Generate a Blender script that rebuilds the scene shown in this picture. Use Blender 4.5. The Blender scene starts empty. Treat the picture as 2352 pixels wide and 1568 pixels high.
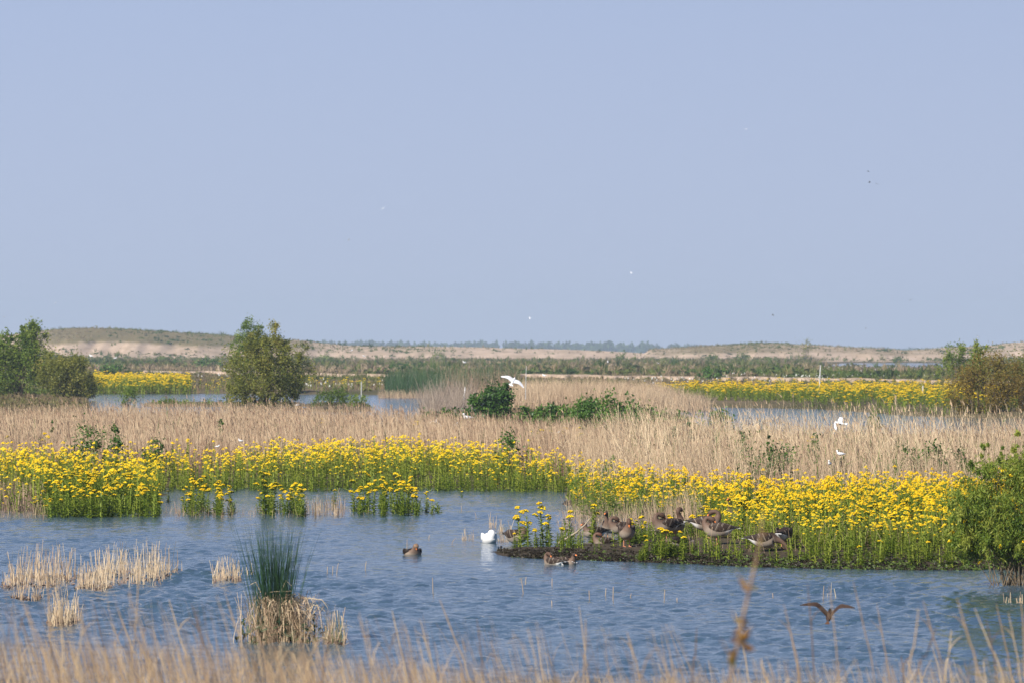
import bpy, math, random
import numpy as np
from mathutils import Vector, Matrix

SC = bpy.context.scene
COL = SC.collection
rng = np.random.default_rng(11)
random.seed(5)

# ------------------------------------------------------------------ camera
F = 11190.0      # focal length in units of 1/2352 of the frame width
H = 4.2          # eye height over the water
HOR, CX = 800.0, 1176.0
cam_d = bpy.data.cameras.new("camera")
cam = bpy.data.objects.new("camera", cam_d)
COL.objects.link(cam)
cam.location = (0, 0, H)
cam.rotation_euler = (math.radians(90) + math.atan(16.0 / F), 0, 0)
cam_d.sensor_width = 36.0
cam_d.lens = F / 2352.0 * 36.0
cam_d.clip_start = 0.5
cam_d.clip_end = 20000
cam_d.dof.use_dof = True
cam_d.dof.focus_distance = 105.0
cam_d.dof.aperture_fstop = 5.6
SC.camera = cam

# ------------------------------------------------------------------ sky, sun, exposure
SUN = Vector((-0.52, -0.64, 0.62)).normalized()      # direction towards the sun
world = bpy.data.worlds.new("World")
SC.world = world
world.use_nodes = True
wn = world.node_tree
wn.nodes.clear()
w_out = wn.nodes.new("ShaderNodeOutputWorld")
w_bg = wn.nodes.new("ShaderNodeBackground")
w_sky = wn.nodes.new("ShaderNodeTexSky")
w_sky.sky_type = 'NISHITA'
w_sky.sun_disc = False
w_sky.sun_elevation = math.asin(SUN.z)
w_sky.sun_rotation = -math.atan2(SUN.x, SUN.y)
w_sky.air_density = 0.6
w_sky.dust_density = 0.0
w_sky.ozone_density = 8.0
SKY_STRENGTH = 0.063
w_bg.inputs["Strength"].default_value = SKY_STRENGTH
# a hazy early-summer sky: a pale veil all round the horizon that thins towards the zenith
w_tc = wn.nodes.new("ShaderNodeTexCoord")
w_sep = wn.nodes.new("ShaderNodeSeparateXYZ")
wn.links.new(w_tc.outputs["Generated"], w_sep.inputs[0])
w_fac = wn.nodes.new("ShaderNodeMapRange"); w_fac.interpolation_type = 'SMOOTHSTEP'
w_fac.inputs[1].default_value = 0.0; w_fac.inputs[2].default_value = 0.30
w_fac.inputs[3].default_value = 0.90; w_fac.inputs[4].default_value = 0.08
wn.links.new(w_sep.outputs["Z"], w_fac.inputs[0])
w_mix = wn.nodes.new("ShaderNodeMixRGB")
wn.links.new(w_fac.outputs[0], w_mix.inputs[0])
wn.links.new(w_sky.outputs[0], w_mix.inputs[1])
VEIL = (0.308, 0.342, 0.462)
w_mix.inputs[2].default_value = (VEIL[0] / SKY_STRENGTH, VEIL[1] / SKY_STRENGTH, VEIL[2] / SKY_STRENGTH, 1)
wn.links.new(w_mix.outputs[0], w_bg.inputs[0])
wn.links.new(w_bg.outputs[0], w_out.inputs[0])
sun_d = bpy.data.lights.new("sun", 'SUN')
sun_d.energy = 5.0
sun_d.angle = math.radians(0.5)
sun_d.color = (1.0, 0.95, 0.87)
sun = bpy.data.objects.new("sun", sun_d)
COL.objects.link(sun)
sun.rotation_euler = SUN.to_track_quat('Z', 'Y').to_euler()
sun.location = (0, 0, 60)
SC.view_settings.view_transform = 'Standard'
SC.view_settings.look = 'None'
SC.view_settings.exposure = 0.60
SC.view_settings.gamma = 1.0
SC.view_settings.use_curve_mapping = False
SC.render.engine = 'CYCLES'
SC.cycles.use_denoising = True
SC.cycles.max_bounces = 8
SC.cycles.diffuse_bounces = 3
SC.cycles.glossy_bounces = 3
SC.cycles.transmission_bounces = 4
SC.cycles.volume_bounces = 0
SC.cycles.caustics_reflective = False
SC.cycles.caustics_refractive = False

# ------------------------------------------------------------------ helpers
def px(u, v, z=0.0, d=None):
    """Photograph position (frame 2352 wide) to a world point at height z, or at distance d."""
    if d is None:
        d = (H - z) * F / (v - HOR)
        return np.array([(u - CX) / F * d, d, z])
    return np.array([(u - CX) / F * d, d, H - (v - HOR) * d / F])

def zat(v, d):
    return H - (v - HOR) * d / F

class Buf:
    """Collects vertices, faces, material slots and a per-vertex tint, and links them as one mesh."""
    def __init__(self):
        self.v, self.f, self.m, self.t, self.n = [], [], [], [], 0
    def add(self, V, Fs, mat=0, tint=0.5):
        V = np.asarray(V, dtype=np.float32).reshape(-1, 3)
        if not isinstance(Fs, list) or (Fs and not isinstance(Fs[0], np.ndarray)):
            Fs = [np.asarray(Fs)]
        for f in Fs:
            if len(f):
                self.f.append(np.asarray(f, dtype=np.int32) + self.n)
                self.m.append(np.full(len(f), mat, dtype=np.int32))
        self.v.append(V)
        self.t.append(np.broadcast_to(np.asarray(tint, dtype=np.float32), (len(V),)))
        self.n += len(V)
    def mesh(self, name, mats, smooth=False):
        V = np.concatenate(self.v)
        me = bpy.data.meshes.new(name)
        me.vertices.add(len(V))
        me.vertices.foreach_set("co", V.ravel())
        loops = np.concatenate([f.ravel() for f in self.f])
        tot = np.concatenate([np.full(len(f), f.shape[1], dtype=np.int32) for f in self.f])
        start = np.concatenate([[0], np.cumsum(tot)[:-1]]).astype(np.int32)
        me.loops.add(len(loops))
        me.loops.foreach_set("vertex_index", loops)
        me.polygons.add(len(tot))
        me.polygons.foreach_set("loop_start", start)
        me.polygons.foreach_set("material_index", np.concatenate(self.m))
        me.polygons.foreach_set("use_smooth", np.full(len(tot), smooth, dtype=bool))
        a = me.attributes.new("tint", 'FLOAT', 'POINT')
        a.data.foreach_set("value", np.concatenate(self.t).astype(np.float32))
        for m in mats:
            me.materials.append(m)
        me.update(calc_edges=True)
        return me
    def build(self, name, mats, parent=None, smooth=False, loc=None):
        o = bpy.data.objects.new(name, self.mesh(name, mats, smooth))
        COL.objects.link(o)
        if parent is not None:
            o.parent = parent
        if loc is not None:
            o.location = loc
        return o

def tag(o, label=None, cat=None, group=None, kind=None):
    if label: o["label"] = label
    if cat: o["category"] = cat
    if group: o["group"] = group
    if kind: o["kind"] = kind
    return o

def thing(name, label, cat, loc=(0, 0, 0), rz=0.0, group=None):
    o = bpy.data.objects.new(name, None)
    COL.objects.link(o)
    o.empty_display_size = 0.2
    o.location = [float(c) for c in loc]
    o.rotation_euler = (0, 0, rz)
    return tag(o, label, cat, group)

def part(name, me, parent, loc=(0, 0, 0), rot=(0, 0, 0), sc=1.0):
    o = bpy.data.objects.new(name, me)
    COL.objects.link(o)
    o.parent = parent
    o.location = [float(c) for c in loc]
    o.rotation_euler = rot
    o.scale = (sc, sc, sc)
    return o

def instances(buf, V, Fs, pos, rz, sc, mats, tint):
    """N turned and scaled copies of a small mesh, joined. Fs: list of (faces, material)."""
    N, n = len(pos), len(V)
    c, s = np.cos(rz)[:, None], np.sin(rz)[:, None]
    sc = np.asarray(sc, dtype=np.float32).reshape(N, -1)
    if sc.shape[1] == 1: sc = np.repeat(sc, 3, 1)
    x = V[None, :, 0] * sc[:, :1]; y = V[None, :, 1] * sc[:, 1:2]; z = V[None, :, 2] * sc[:, 2:3]
    W = np.stack([x * c - y * s, x * s + y * c, z], -1) + pos[:, None, :]
    off = (np.arange(N) * n)[:, None, None]
    base = buf.n
    for f, m in Fs:
        g = (f[None] + off).reshape(-1, f.shape[1])
        buf.f.append((g + base).astype(np.int32))
        buf.m.append(np.full(len(g), m, dtype=np.int32))
    buf.v.append(W.reshape(-1, 3).astype(np.float32))
    buf.t.append(np.repeat(np.asarray(tint, dtype=np.float32), n))
    buf.n += N * n

def ribbons(base, h, lean, width, segs=2, face=None, curve=2.0, taper=0.75, droop=None):
    """Curved tapering blades. base (N,3), h (N,), lean (N,2) sideways offset of the tip."""
    N = len(base)
    t = np.linspace(0, 1, segs + 1)
    k = t ** curve
    cx = base[:, 0, None] + lean[:, 0, None] * k
    cy = base[:, 1, None] + lean[:, 1, None] * k
    zt = t if droop is None else None
    if droop is None:
        cz = base[:, 2, None] + h[:, None] * t
    else:
        cz = base[:, 2, None] + h[:, None] * (t - droop[:, None] * t ** 3)
    a = rng.uniform(0, np.pi, N) if face is None else face
    w = 0.5 * width[:, None] * (1 - taper * t ** 1.5)
    dx, dy = np.cos(a)[:, None] * w, np.sin(a)[:, None] * w
    L = np.stack([cx - dx, cy - dy, cz], -1); R = np.stack([cx + dx, cy + dy, cz], -1)
    V = np.stack([L, R], 2).reshape(N, -1, 3)
    f = np.array([[2 * i, 2 * i + 1, 2 * i + 3, 2 * i + 2] for i in range(segs)])
    Fq = (f[None] + (np.arange(N) * 2 * (segs + 1))[:, None, None]).reshape(-1, 4)
    return V.reshape(-1, 3), Fq, 2 * (segs + 1)

def tube(pts, rad, n=6):
    """Tapered tube through pts."""
    pts = np.asarray(pts, dtype=float); rad = np.asarray(rad, dtype=float)
    T = np.gradient(pts, axis=0); T /= np.linalg.norm(T, axis=1)[:, None] + 1e-9
    ref = np.where(np.abs(T[:, 2:3]) < 0.9, np.array([[0, 0, 1.0]]), np.array([[1.0, 0, 0]]))
    S = np.cross(T, ref); S /= np.linalg.norm(S, axis=1)[:, None] + 1e-9
    U = np.cross(S, T)
    a = np.linspace(0, 2 * np.pi, n, endpoint=False)
    V = pts[:, None] + rad[:, None, None] * (np.cos(a)[None, :, None] * S[:, None] + np.sin(a)[None, :, None] * U[:, None])
    m = len(pts)
    f = [[i * n + j, i * n + (j + 1) % n, (i + 1) * n + (j + 1) % n, (i + 1) * n + j] for i in range(m - 1) for j in range(n)]
    return V.reshape(-1, 3), np.array(f)

def pip(x, y, poly):
    inside = np.zeros(x.shape, bool)
    n = len(poly)
    for i in range(n):
        x1, y1 = poly[i]; x2, y2 = poly[(i + 1) % n]
        if y1 == y2: continue
        c = ((y1 > y) != (y2 > y)) & (x < (x2 - x1) * (y - y1) / (y2 - y1) + x1)
        inside ^= c
    return inside

def sdist(x, y, poly):
    d2 = np.full(x.shape, 1e18)
    n = len(poly)
    for i in range(n):
        x1, y1 = poly[i]; x2, y2 = poly[(i + 1) % n]
        ex, ey = x2 - x1, y2 - y1
        t = np.clip(((x - x1) * ex + (y - y1) * ey) / (ex * ex + ey * ey + 1e-12), 0, 1)
        d2 = np.minimum(d2, (x - x1 - t * ex) ** 2 + (y - y1 - t * ey) ** 2)
    d = np.sqrt(d2)
    return np.where(pip(x, y, poly), d, -d)

def gpoly(pts):
    return [tuple(px(u, v)[:2]) for u, v in pts]

def vnoise(x, y, seed=0):
    """Cheap smooth value noise, -1..1."""
    xi, yi = np.floor(x).astype(np.int64), np.floor(y).astype(np.int64)
    xf, yf = x - xi, y - yi
    def hsh(a, b):
        h = (a * 374761393 + b * 668265263 + seed * 974634777) & 0xffffffff
        h = ((h ^ (h >> 13)) * 1274126177) & 0xffffffff
        return ((h ^ (h >> 16)) & 0xffff) / 32767.5 - 1
    sx, sy = xf * xf * (3 - 2 * xf), yf * yf * (3 - 2 * yf)
    a = hsh(xi, yi) * (1 - sx) + hsh(xi + 1, yi) * sx
    b = hsh(xi, yi + 1) * (1 - sx) + hsh(xi + 1, yi + 1) * sx
    return a * (1 - sy) + b * sy

def fbm(x, y, seed=0, o=3):
    r = 0; a = 0.55
    for i in range(o):
        r = r + a * vnoise(x * 2 ** i, y * 2 ** i, seed + i); a *= 0.5
    return r

# ------------------------------------------------------------------ materials
def nmat(name):
    m = bpy.data.materials.new(name); m.use_nodes = True
    nt = m.node_tree; nt.nodes.clear()
    return m, nt, nt.nodes.new("ShaderNodeOutputMaterial")

def leafy(name, stops, trans=0.35, rough=0.6, spec=0.25, rnd=0.25):
    """Foliage: colour by the tint attribute (plus a little by object), part of the light passes through."""
    m, nt, out = nmat(name)
    at = nt.nodes.new("ShaderNodeAttribute"); at.attribute_name = "tint"
    oi = nt.nodes.new("ShaderNodeObjectInfo")
    ma = nt.nodes.new("ShaderNodeMath"); ma.operation = 'MULTIPLY_ADD'
    nt.links.new(oi.outputs["Random"], ma.inputs[0]); ma.inputs[1].default_value = rnd
    nt.links.new(at.outputs["Fac"], ma.inputs[2])
    mo = nt.nodes.new("ShaderNodeMath"); mo.operation = 'SUBTRACT'
    nt.links.new(ma.outputs[0], mo.inputs[0]); mo.inputs[1].default_value = rnd * 0.5
    cr = nt.nodes.new("ShaderNodeValToRGB")
    el = cr.color_ramp.elements
    while len(el) < len(stops): el.new(0.5)
    for e, (p, c) in zip(el, stops):
        e.position = p; e.color = (*c, 1)
    nt.links.new(mo.outputs[0], cr.inputs[0])
    p = nt.nodes.new("ShaderNodeBsdfPrincipled")
    p.inputs["Roughness"].default_value = rough
    p.inputs["Specular IOR Level"].default_value = spec
    nt.links.new(cr.outputs[0], p.inputs["Base Color"])
    if trans > 0:
        tr = nt.nodes.new("ShaderNodeBsdfTranslucent")
        nt.links.new(cr.outputs[0], tr.inputs[0])
        mx = nt.nodes.new("ShaderNodeMixShader"); mx.inputs[0].default_value = trans
        nt.links.new(p.outputs[0], mx.inputs[1]); nt.links.new(tr.outputs[0], mx.inputs[2])
        nt.links.new(mx.outputs[0], out.inputs[0])
    else:
        nt.links.new(p.outputs[0], out.inputs[0])
    return m

def plain(name, col, rough=0.7, spec=0.3, noise=None, nscale=8.0):
    m, nt, out = nmat(name)
    p = nt.nodes.new("ShaderNodeBsdfPrincipled")
    p.inputs["Roughness"].default_value = rough
    p.inputs["Specular IOR Level"].default_value = spec
    p.inputs["Base Color"].default_value = (*col, 1)
    if noise:
        tc = nt.nodes.new("ShaderNodeTexCoord")
        nz = nt.nodes.new("ShaderNodeTexNoise"); nz.inputs["Scale"].default_value = nscale; nz.inputs["Detail"].default_value = 5
        nt.links.new(tc.outputs["Object"], nz.inputs["Vector"])
        cr = nt.nodes.new("ShaderNodeValToRGB")
        cr.color_ramp.elements[0].position = 0.35; cr.color_ramp.elements[0].color = (*col, 1)
        cr.color_ramp.elements[1].position = 0.65; cr.color_ramp.elements[1].color = (*noise, 1)
        nt.links.new(nz.outputs["Fac"], cr.inputs[0]); nt.links.new(cr.outputs[0], p.inputs["Base Color"])
    nt.links.new(p.outputs[0], out.inputs[0])
    return m

M = {}
M['reed'] = leafy("dry_reed", [(0.0, (0.22, 0.12, 0.09)), (0.3, (0.42, 0.29, 0.19)), (0.6, (0.62, 0.465, 0.30)), (1.0, (0.76, 0.61, 0.40))], 0.25, 0.7, 0.2, 0.2)
M['weed'] = leafy("dead_weed", [(0.0, (0.20, 0.14, 0.12)), (0.5, (0.34, 0.27, 0.215)), (1.0, (0.46, 0.38, 0.29))], 0.2, 0.8, 0.1, 0.1)
M['leaf'] = leafy("plant_leaf", [(0.0, (0.08, 0.14, 0.015)), (0.5, (0.19, 0.27, 0.028)), (1.0, (0.36, 0.40, 0.055))], 0.4, 0.5, 0.35, 0.3)
M['flower'] = leafy("yellow_petal", [(0.0, (0.58, 0.33, 0.008)), (0.5, (0.80, 0.53, 0.012)), (1.0, (0.88, 0.66, 0.03))], 0.25, 0.7, 0.1, 0.3)
M['white_flower'] = leafy("white_petal", [(0.0, (0.7, 0.7, 0.66)), (1.0, (0.85, 0.85, 0.82))], 0.2, 0.8, 0.1, 0.0)
M['rush'] = leafy("green_rush", [(0.0, (0.018, 0.05, 0.022)), (0.5, (0.04, 0.095, 0.035)), (1.0, (0.10, 0.15, 0.05))], 0.2, 0.45, 0.4, 0.0)
M['scrub'] = leafy("scrub", [(0.0, (0.036, 0.072, 0.012)), (0.25, (0.09, 0.125, 0.026)), (0.45, (0.155, 0.15, 0.05)), (0.6, (0.215, 0.158, 0.093)), (0.8, (0.30, 0.225, 0.14)), (1.0, (0.43, 0.335, 0.22))], 0.2, 0.8, 0.1, 0.0)
M['tree'] = leafy("willow_leaf", [(0.0, (0.05, 0.10, 0.012)), (0.4, (0.13, 0.20, 0.024)), (0.75, (0.23, 0.30, 0.04)), (1.0, (0.34, 0.37, 0.06))], 0.45, 0.5, 0.3, 0.15)
M['olive'] = leafy("olive_leaf", [(0.0, (0.10, 0.125, 0.016)), (0.4, (0.20, 0.215, 0.032)), (0.8, (0.31, 0.30, 0.055)), (1.0, (0.40, 0.34, 0.08))], 0.45, 0.5, 0.35, 0.1)
M['bramble'] = leafy("bramble_leaf", [(0.0, (0.025, 0.07, 0.012)), (0.5, (0.075, 0.165, 0.022)), (1.0, (0.16, 0.27, 0.04))], 0.35, 0.45, 0.4, 0.1)
M['rusty'] = leafy("rusty_leaf", [(0.0, (0.17, 0.105, 0.018)), (0.5, (0.25, 0.185, 0.032)), (1.0, (0.21, 0.26, 0.045))], 0.35, 0.5, 0.3, 0.0)
M['bark'] = plain("bark", (0.13, 0.095, 0.06), 0.9, 0.1, (0.24, 0.19, 0.13), 14)
M['dead_wood'] = plain("dead_wood", (0.38, 0.32, 0.23), 0.85, 0.15, (0.24, 0.19, 0.14), 10)
M['far_wood'] = leafy("far_wood", [(0.0, (0.03, 0.055, 0.02)), (1.0, (0.09, 0.13, 0.04))], 0.2, 0.8, 0.1, 0.0)

def ground_material():
    m, nt, out = nmat("marsh_ground")
    tc = nt.nodes.new("ShaderNodeTexCoord")
    n1 = nt.nodes.new("ShaderNodeTexNoise"); n1.inputs["Scale"].default_value = 0.06; n1.inputs["Detail"].default_value = 7
    n2 = nt.nodes.new("ShaderNodeTexNoise"); n2.inputs["Scale"].default_value = 5.0; n2.inputs["Detail"].default_value = 6
    nt.links.new(tc.outputs["Object"], n1.inputs["Vector"]); nt.links.new(tc.outputs["Object"], n2.inputs["Vector"])
    cr = nt.nodes.new("ShaderNodeValToRGB")
    e = cr.color_ramp.elements
    e[0].position = 0.3; e[0].color = (0.055, 0.055, 0.02, 1)
    e[1].position = 0.7; e[1].color = (0.17, 0.125, 0.075, 1)
    nt.links.new(n1.outputs["Fac"], cr.inputs[0])
    at = nt.nodes.new("ShaderNodeAttribute"); at.attribute_name = "tint"      # bare mud near the water's edge
    mud = nt.nodes.new("ShaderNodeMixRGB"); mud.blend_type = 'MIX'
    cm = nt.nodes.new("ShaderNodeValToRGB")
    cm.color_ramp.elements[0].color = (0.022, 0.016, 0.010, 1); cm.color_ramp.elements[1].color = (0.075, 0.055, 0.035, 1)
    nt.links.new(n2.outputs["Fac"], cm.inputs[0])
    nt.links.new(at.outputs["Fac"], mud.inputs[0]); nt.links.new(cr.outputs[0], mud.inputs[1]); nt.links.new(cm.outputs[0], mud.inputs[2])
    p = nt.nodes.new("ShaderNodeBsdfPrincipled"); p.inputs["Roughness"].default_value = 0.85
    p.inputs["Specular IOR Level"].default_value = 0.2
    nt.links.new(mud.outputs[0], p.inputs["Base Color"])
    bp = nt.nodes.new("ShaderNodeBump"); bp.inputs["Strength"].default_value = 0.8; bp.inputs["Distance"].default_value = 0.08
    nt.links.new(n2.outputs["Fac"], bp.inputs["Height"]); nt.links.new(bp.outputs[0], p.inputs["Normal"])
    nt.links.new(p.outputs[0], out.inputs[0])
    return m

def sand_material():
    m, nt, out = nmat("dredged_sand")
    tc = nt.nodes.new("ShaderNodeTexCoord")
    n1 = nt.nodes.new("ShaderNodeTexNoise"); n1.inputs["Scale"].default_value = 0.12; n1.inputs["Detail"].default_value = 8; n1.inputs["Roughness"].default_value = 0.65
    mp = nt.nodes.new("ShaderNodeMapping"); mp.inputs["Scale"].default_value = (1, 0.4, 4)
    nt.links.new(tc.outputs["Object"], mp.inputs[0]); nt.links.new(mp.outputs[0], n1.inputs["Vector"])
    cr = nt.nodes.new("ShaderNodeValToRGB")
    e = cr.color_ramp.elements
    e[0].position = 0.30; e[0].color = (0.33, 0.245, 0.165, 1)
    e[1].position = 0.62; e[1].color = (0.54, 0.405, 0.305, 1)
    nt.links.new(n1.outputs["Fac"], cr.inputs[0])
    at = nt.nodes.new("ShaderNodeAttribute"); at.attribute_name = "tint"      # thin dead moss and grass growing on the sand
    mx = nt.nodes.new("ShaderNodeMixRGB")
    n3 = nt.nodes.new("ShaderNodeTexNoise"); n3.inputs["Scale"].default_value = 0.35; n3.inputs["Detail"].default_value = 6
    nt.links.new(tc.outputs["Object"], n3.inputs["Vector"])
    ad = nt.nodes.new("ShaderNodeMath"); ad.operation = 'MULTIPLY_ADD'; ad.inputs[1].default_value = 2.2; ad.inputs[2].default_value = -1.1
    nt.links.new(n3.outputs["Fac"], ad.inputs[0])
    sm = nt.nodes.new("ShaderNodeMath"); sm.operation = 'ADD'; sm.use_clamp = True
    nt.links.new(ad.outputs[0], sm.inputs[0]); nt.links.new(at.outputs["Fac"], sm.inputs[1])
    mu = nt.nodes.new("ShaderNodeMath"); mu.operation = 'MULTIPLY'; mu.use_clamp = True
    nt.links.new(sm.outputs[0], mu.inputs[0]); nt.links.new(at.outputs["Fac"], mu.inputs[1])
    nt.links.new(mu.outputs[0], mx.inputs[0]); nt.links.new(cr.outputs[0], mx.inputs[1]); mx.inputs[2].default_value = (0.17, 0.135, 0.06, 1)
    p = nt.nodes.new("ShaderNodeBsdfPrincipled"); p.inputs["Roughness"].default_value = 0.95
    p.inputs["Specular IOR Level"].default_value = 0.1
    nt.links.new(mx.outputs[0], p.inputs["Base Color"])
    bp = nt.nodes.new("ShaderNodeBump"); bp.inputs["Strength"].default_value = 0.7; bp.inputs["Distance"].default_value = 0.6
    nt.links.new(n1.outputs["Fac"], bp.inputs["Height"]); nt.links.new(bp.outputs[0], p.inputs["Normal"])
    nt.links.new(p.outputs[0], out.inputs[0])
    return m

def water_material():
    m, nt, out = nmat("pond_water")
    tc = nt.nodes.new("ShaderNodeTexCoord")
    def noise(scale, detail, sx=1.0, sy=1.0, rot=0.0):
        mp = nt.nodes.new("ShaderNodeMapping"); mp.inputs["Scale"].default_value = (sx, sy, 1); mp.inputs["Rotation"].default_value = (0, 0, rot)
        n = nt.nodes.new("ShaderNodeTexNoise"); n.inputs["Scale"].default_value = scale; n.inputs["Detail"].default_value = detail
        nt.links.new(tc.outputs["Object"], mp.inputs[0]); nt.links.new(mp.outputs[0], n.inputs["Vector"])
        return n
    w1 = noise(7.0, 2, 1.0, 1.3, 0.35)
    bp = nt.nodes.new("ShaderNodeBump"); bp.inputs["Distance"].default_value = 0.03; bp.inputs["Strength"].default_value = 0.8
    nt.links.new(w1.outputs["Fac"], bp.inputs["Height"])
    p = nt.nodes.new("ShaderNodeBsdfPrincipled")
    p.inputs["Base Color"].default_value = (0.042, 0.078, 0.104, 1)
    p.inputs["Roughness"].default_value = 0.08
    p.inputs["IOR"].default_value = 1.333
    nt.links.new(bp.outputs[0], p.inputs["Normal"])
    nt.links.new(p.outputs[0], out.inputs[0])
    return m

M['ground'] = ground_material()
M['sand'] = sand_material()
M['water'] = water_material()

# ------------------------------------------------------------------ land and water
LAND_NEAR = gpoly([(1140, 1266), (1180, 1277), (1300, 1283), (1450, 1287), (1600, 1293), (1750, 1300), (1900, 1304), (2050, 1306), (2200, 1307),
                   (2350, 1305), (2700, 1300), (3600, 1300), (3600, 1004), (2700, 1005), (1900, 1002), (1650, 987), (1500, 940), (1490, 927), (1180, 927), (1090, 945), (985, 962),
                   (900, 1000), (600, 1010), (210, 1010), (205, 905), (-1500, 905), (-1500, 1172), (0, 1172), (100, 1174), (356, 1172), (366, 1150), (376, 1119), (500, 1116),
                   (700, 1119), (1000, 1119), (1298, 1123), (1300, 1160), (1380, 1168), (1480, 1173), (1580, 1181), (1570, 1196), (1490, 1232),
                   (1350, 1251), (1200, 1259)])
LAND_FAR = gpoly([(-3000, 903), (215, 903), (520, 903), (690, 905), (880, 906), (1000, 909), (1100, 914), (1180, 926), (1490, 926), (1520, 932), (1620, 934), (1900, 939), (2050, 951),
                  (2180, 958), (2800, 966), (5000, 966), (5000, 812.6), (-3000, 812.6)])
POND = gpoly([(1890, 843), (2165, 845), (2165, 833.5), (1935, 832.5)])
ISLETS = [gpoly([(505, 940), (600, 946), (700, 941), (695, 925), (510, 925)]), gpoly([(705, 944), (780, 947), (850, 943), (850, 926), (710, 926)]),
          gpoly([(330, 933), (520, 933), (520, 924), (330, 925)])]
BANK = [(-900, -60), (900, -60), (900, 44), (-900, 44)]

def ground_z(x, y):
    x = np.asarray(x, float); y = np.asarray(y, float)
    z = np.full(x.shape, -0.6)
    n = fbm(x * 0.9, y * 0.9, 3) * 0.35
    s = sdist(x, y, LAND_NEAR) + n
    z = np.maximum(z, np.clip(np.where(s > 0, s * 0.06, s * 0.35), -0.6, 0.20) + np.where(s > 0, 0.04 * fbm(x * 2, y * 2, 9) + 0.02, 0))
    s = sdist(x, y, LAND_FAR) + n * 3
    z = np.maximum(z, np.clip(s * 0.12, -0.6, 0.35) + np.where(s > 3, 0.12 * fbm(x * .3, y * .1, 19), 0))
    s = sdist(x, y, POND)
    z = np.where(s > -20, np.minimum(z, np.clip(-s * 0.05, -0.5, 0.5)), z)
    for p in ISLETS:
        s = sdist(x, y, p) + n
        z = np.maximum(z, np.clip(s * 0.3, -0.6, 0.15))
    s = 44 - y + n
    z = np.maximum(z, np.where(s > -3, np.clip(s, -3, 60) * 0.058, -0.6))
    return z

def grid(xs_of_row, ys, zfun, tintfun=None):
    X = np.stack(xs_of_row); Y = np.repeat(np.asarray(ys)[:, None], X.shape[1], 1)
    Z = zfun(X, Y)
    V = np.stack([X, Y, Z], -1).reshape(-1, 3)
    nr, nc = X.shape
    i = np.arange(nr - 1)[:, None] * nc + np.arange(nc - 1)[None]
    Fq = np.stack([i, i + 1, i + nc + 1, i + nc], -1).reshape(-1, 4)
    return V, Fq

us = np.concatenate([np.linspace(-4000, -300, 16), np.linspace(-280, 2632, 150), np.linspace(2650, 6400, 16)])
ys = np.concatenate([np.linspace(-40, 58, 24), np.arange(60, 190, 0.6), np.geomspace(191, 520, 80), np.geomspace(528, 3600, 50)])
V, Fq = grid([(us - CX) / F * max(y, 60) * (1 if y > 60 else 1) for y in ys], ys, ground_z)
zz = V[:, 2]
mud = np.clip(1 - (zz - 0.1) / 0.35, 0, 1) * (V[:, 1] < 135)
b = Buf(); b.add(V, Fq, 0, np.where(V[:, 1] < 50, 0.3, mud))
tag(b.build("ground", [M['ground']], smooth=True), "brown marsh ground with muddy islands and banks between the pools", kind="structure")

def wave_z(x, y):
    """Wind ripples: many small crossing waves, weaker in the lee of the islands."""
    r = np.random.default_rng(3)
    z = np.zeros(x.shape)
    for i in range(34):
        L = 0.25 * (0.80 / 0.25) ** r.random()
        th = r.normal(math.radians(200), 0.75)
        k = 2 * math.pi / L
        z += 0.0115 * L ** 0.9 * np.sin(k * (np.cos(th) * x + np.sin(th) * y) + r.uniform(0, 6.28) + 0.8 * vnoise(x * .25, y * .25, i))
    lee = np.minimum(np.abs(sdist(x, y, LAND_NEAR)) / 8.0, 1)
    gust = np.clip(0.78 + 0.75 * fbm(x * 0.16, y * 0.06, 91), 0.2, 1.35)
    return z * gust * (0.14 + 0.86 * lee) * WAVE
WAVE = 0.74
uw = np.concatenate([[-9e4, -2.5e4], np.linspace(-9000, -400, 24), np.linspace(-300, 2660, 215), np.linspace(2760, 11000, 24), [2.7e4, 9e4]])
yw = np.concatenate([[-300, -60, 0, 30], np.linspace(44, 58, 18), np.arange(58.2, 150, 0.17), np.arange(150.6, 205, 0.7), np.geomspace(206, 460, 40), [480, 520, 700, 1200, 2400, 5800]])
V, Fq = grid([np.clip((uw - CX) / F * max(y, 60), -6000, 6000) for y in yw], yw, lambda X, Y: wave_z(X, Y) * (Y > 43) * np.clip((460 - Y) / 200, 0, 1))
b = Buf(); b.add(V, Fq)
tag(b.build("water", [M['water']], smooth=True), "rippled blue pool water in front of and between the flower islands", kind="structure")
b = Buf()
b.add([[-6000, -300, -0.58], [6000, -300, -0.58], [6000, 5800, -0.58], [-6000, 5800, -0.58]], np.array([[0, 1, 2, 3]]), 0, 1.0)

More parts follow.
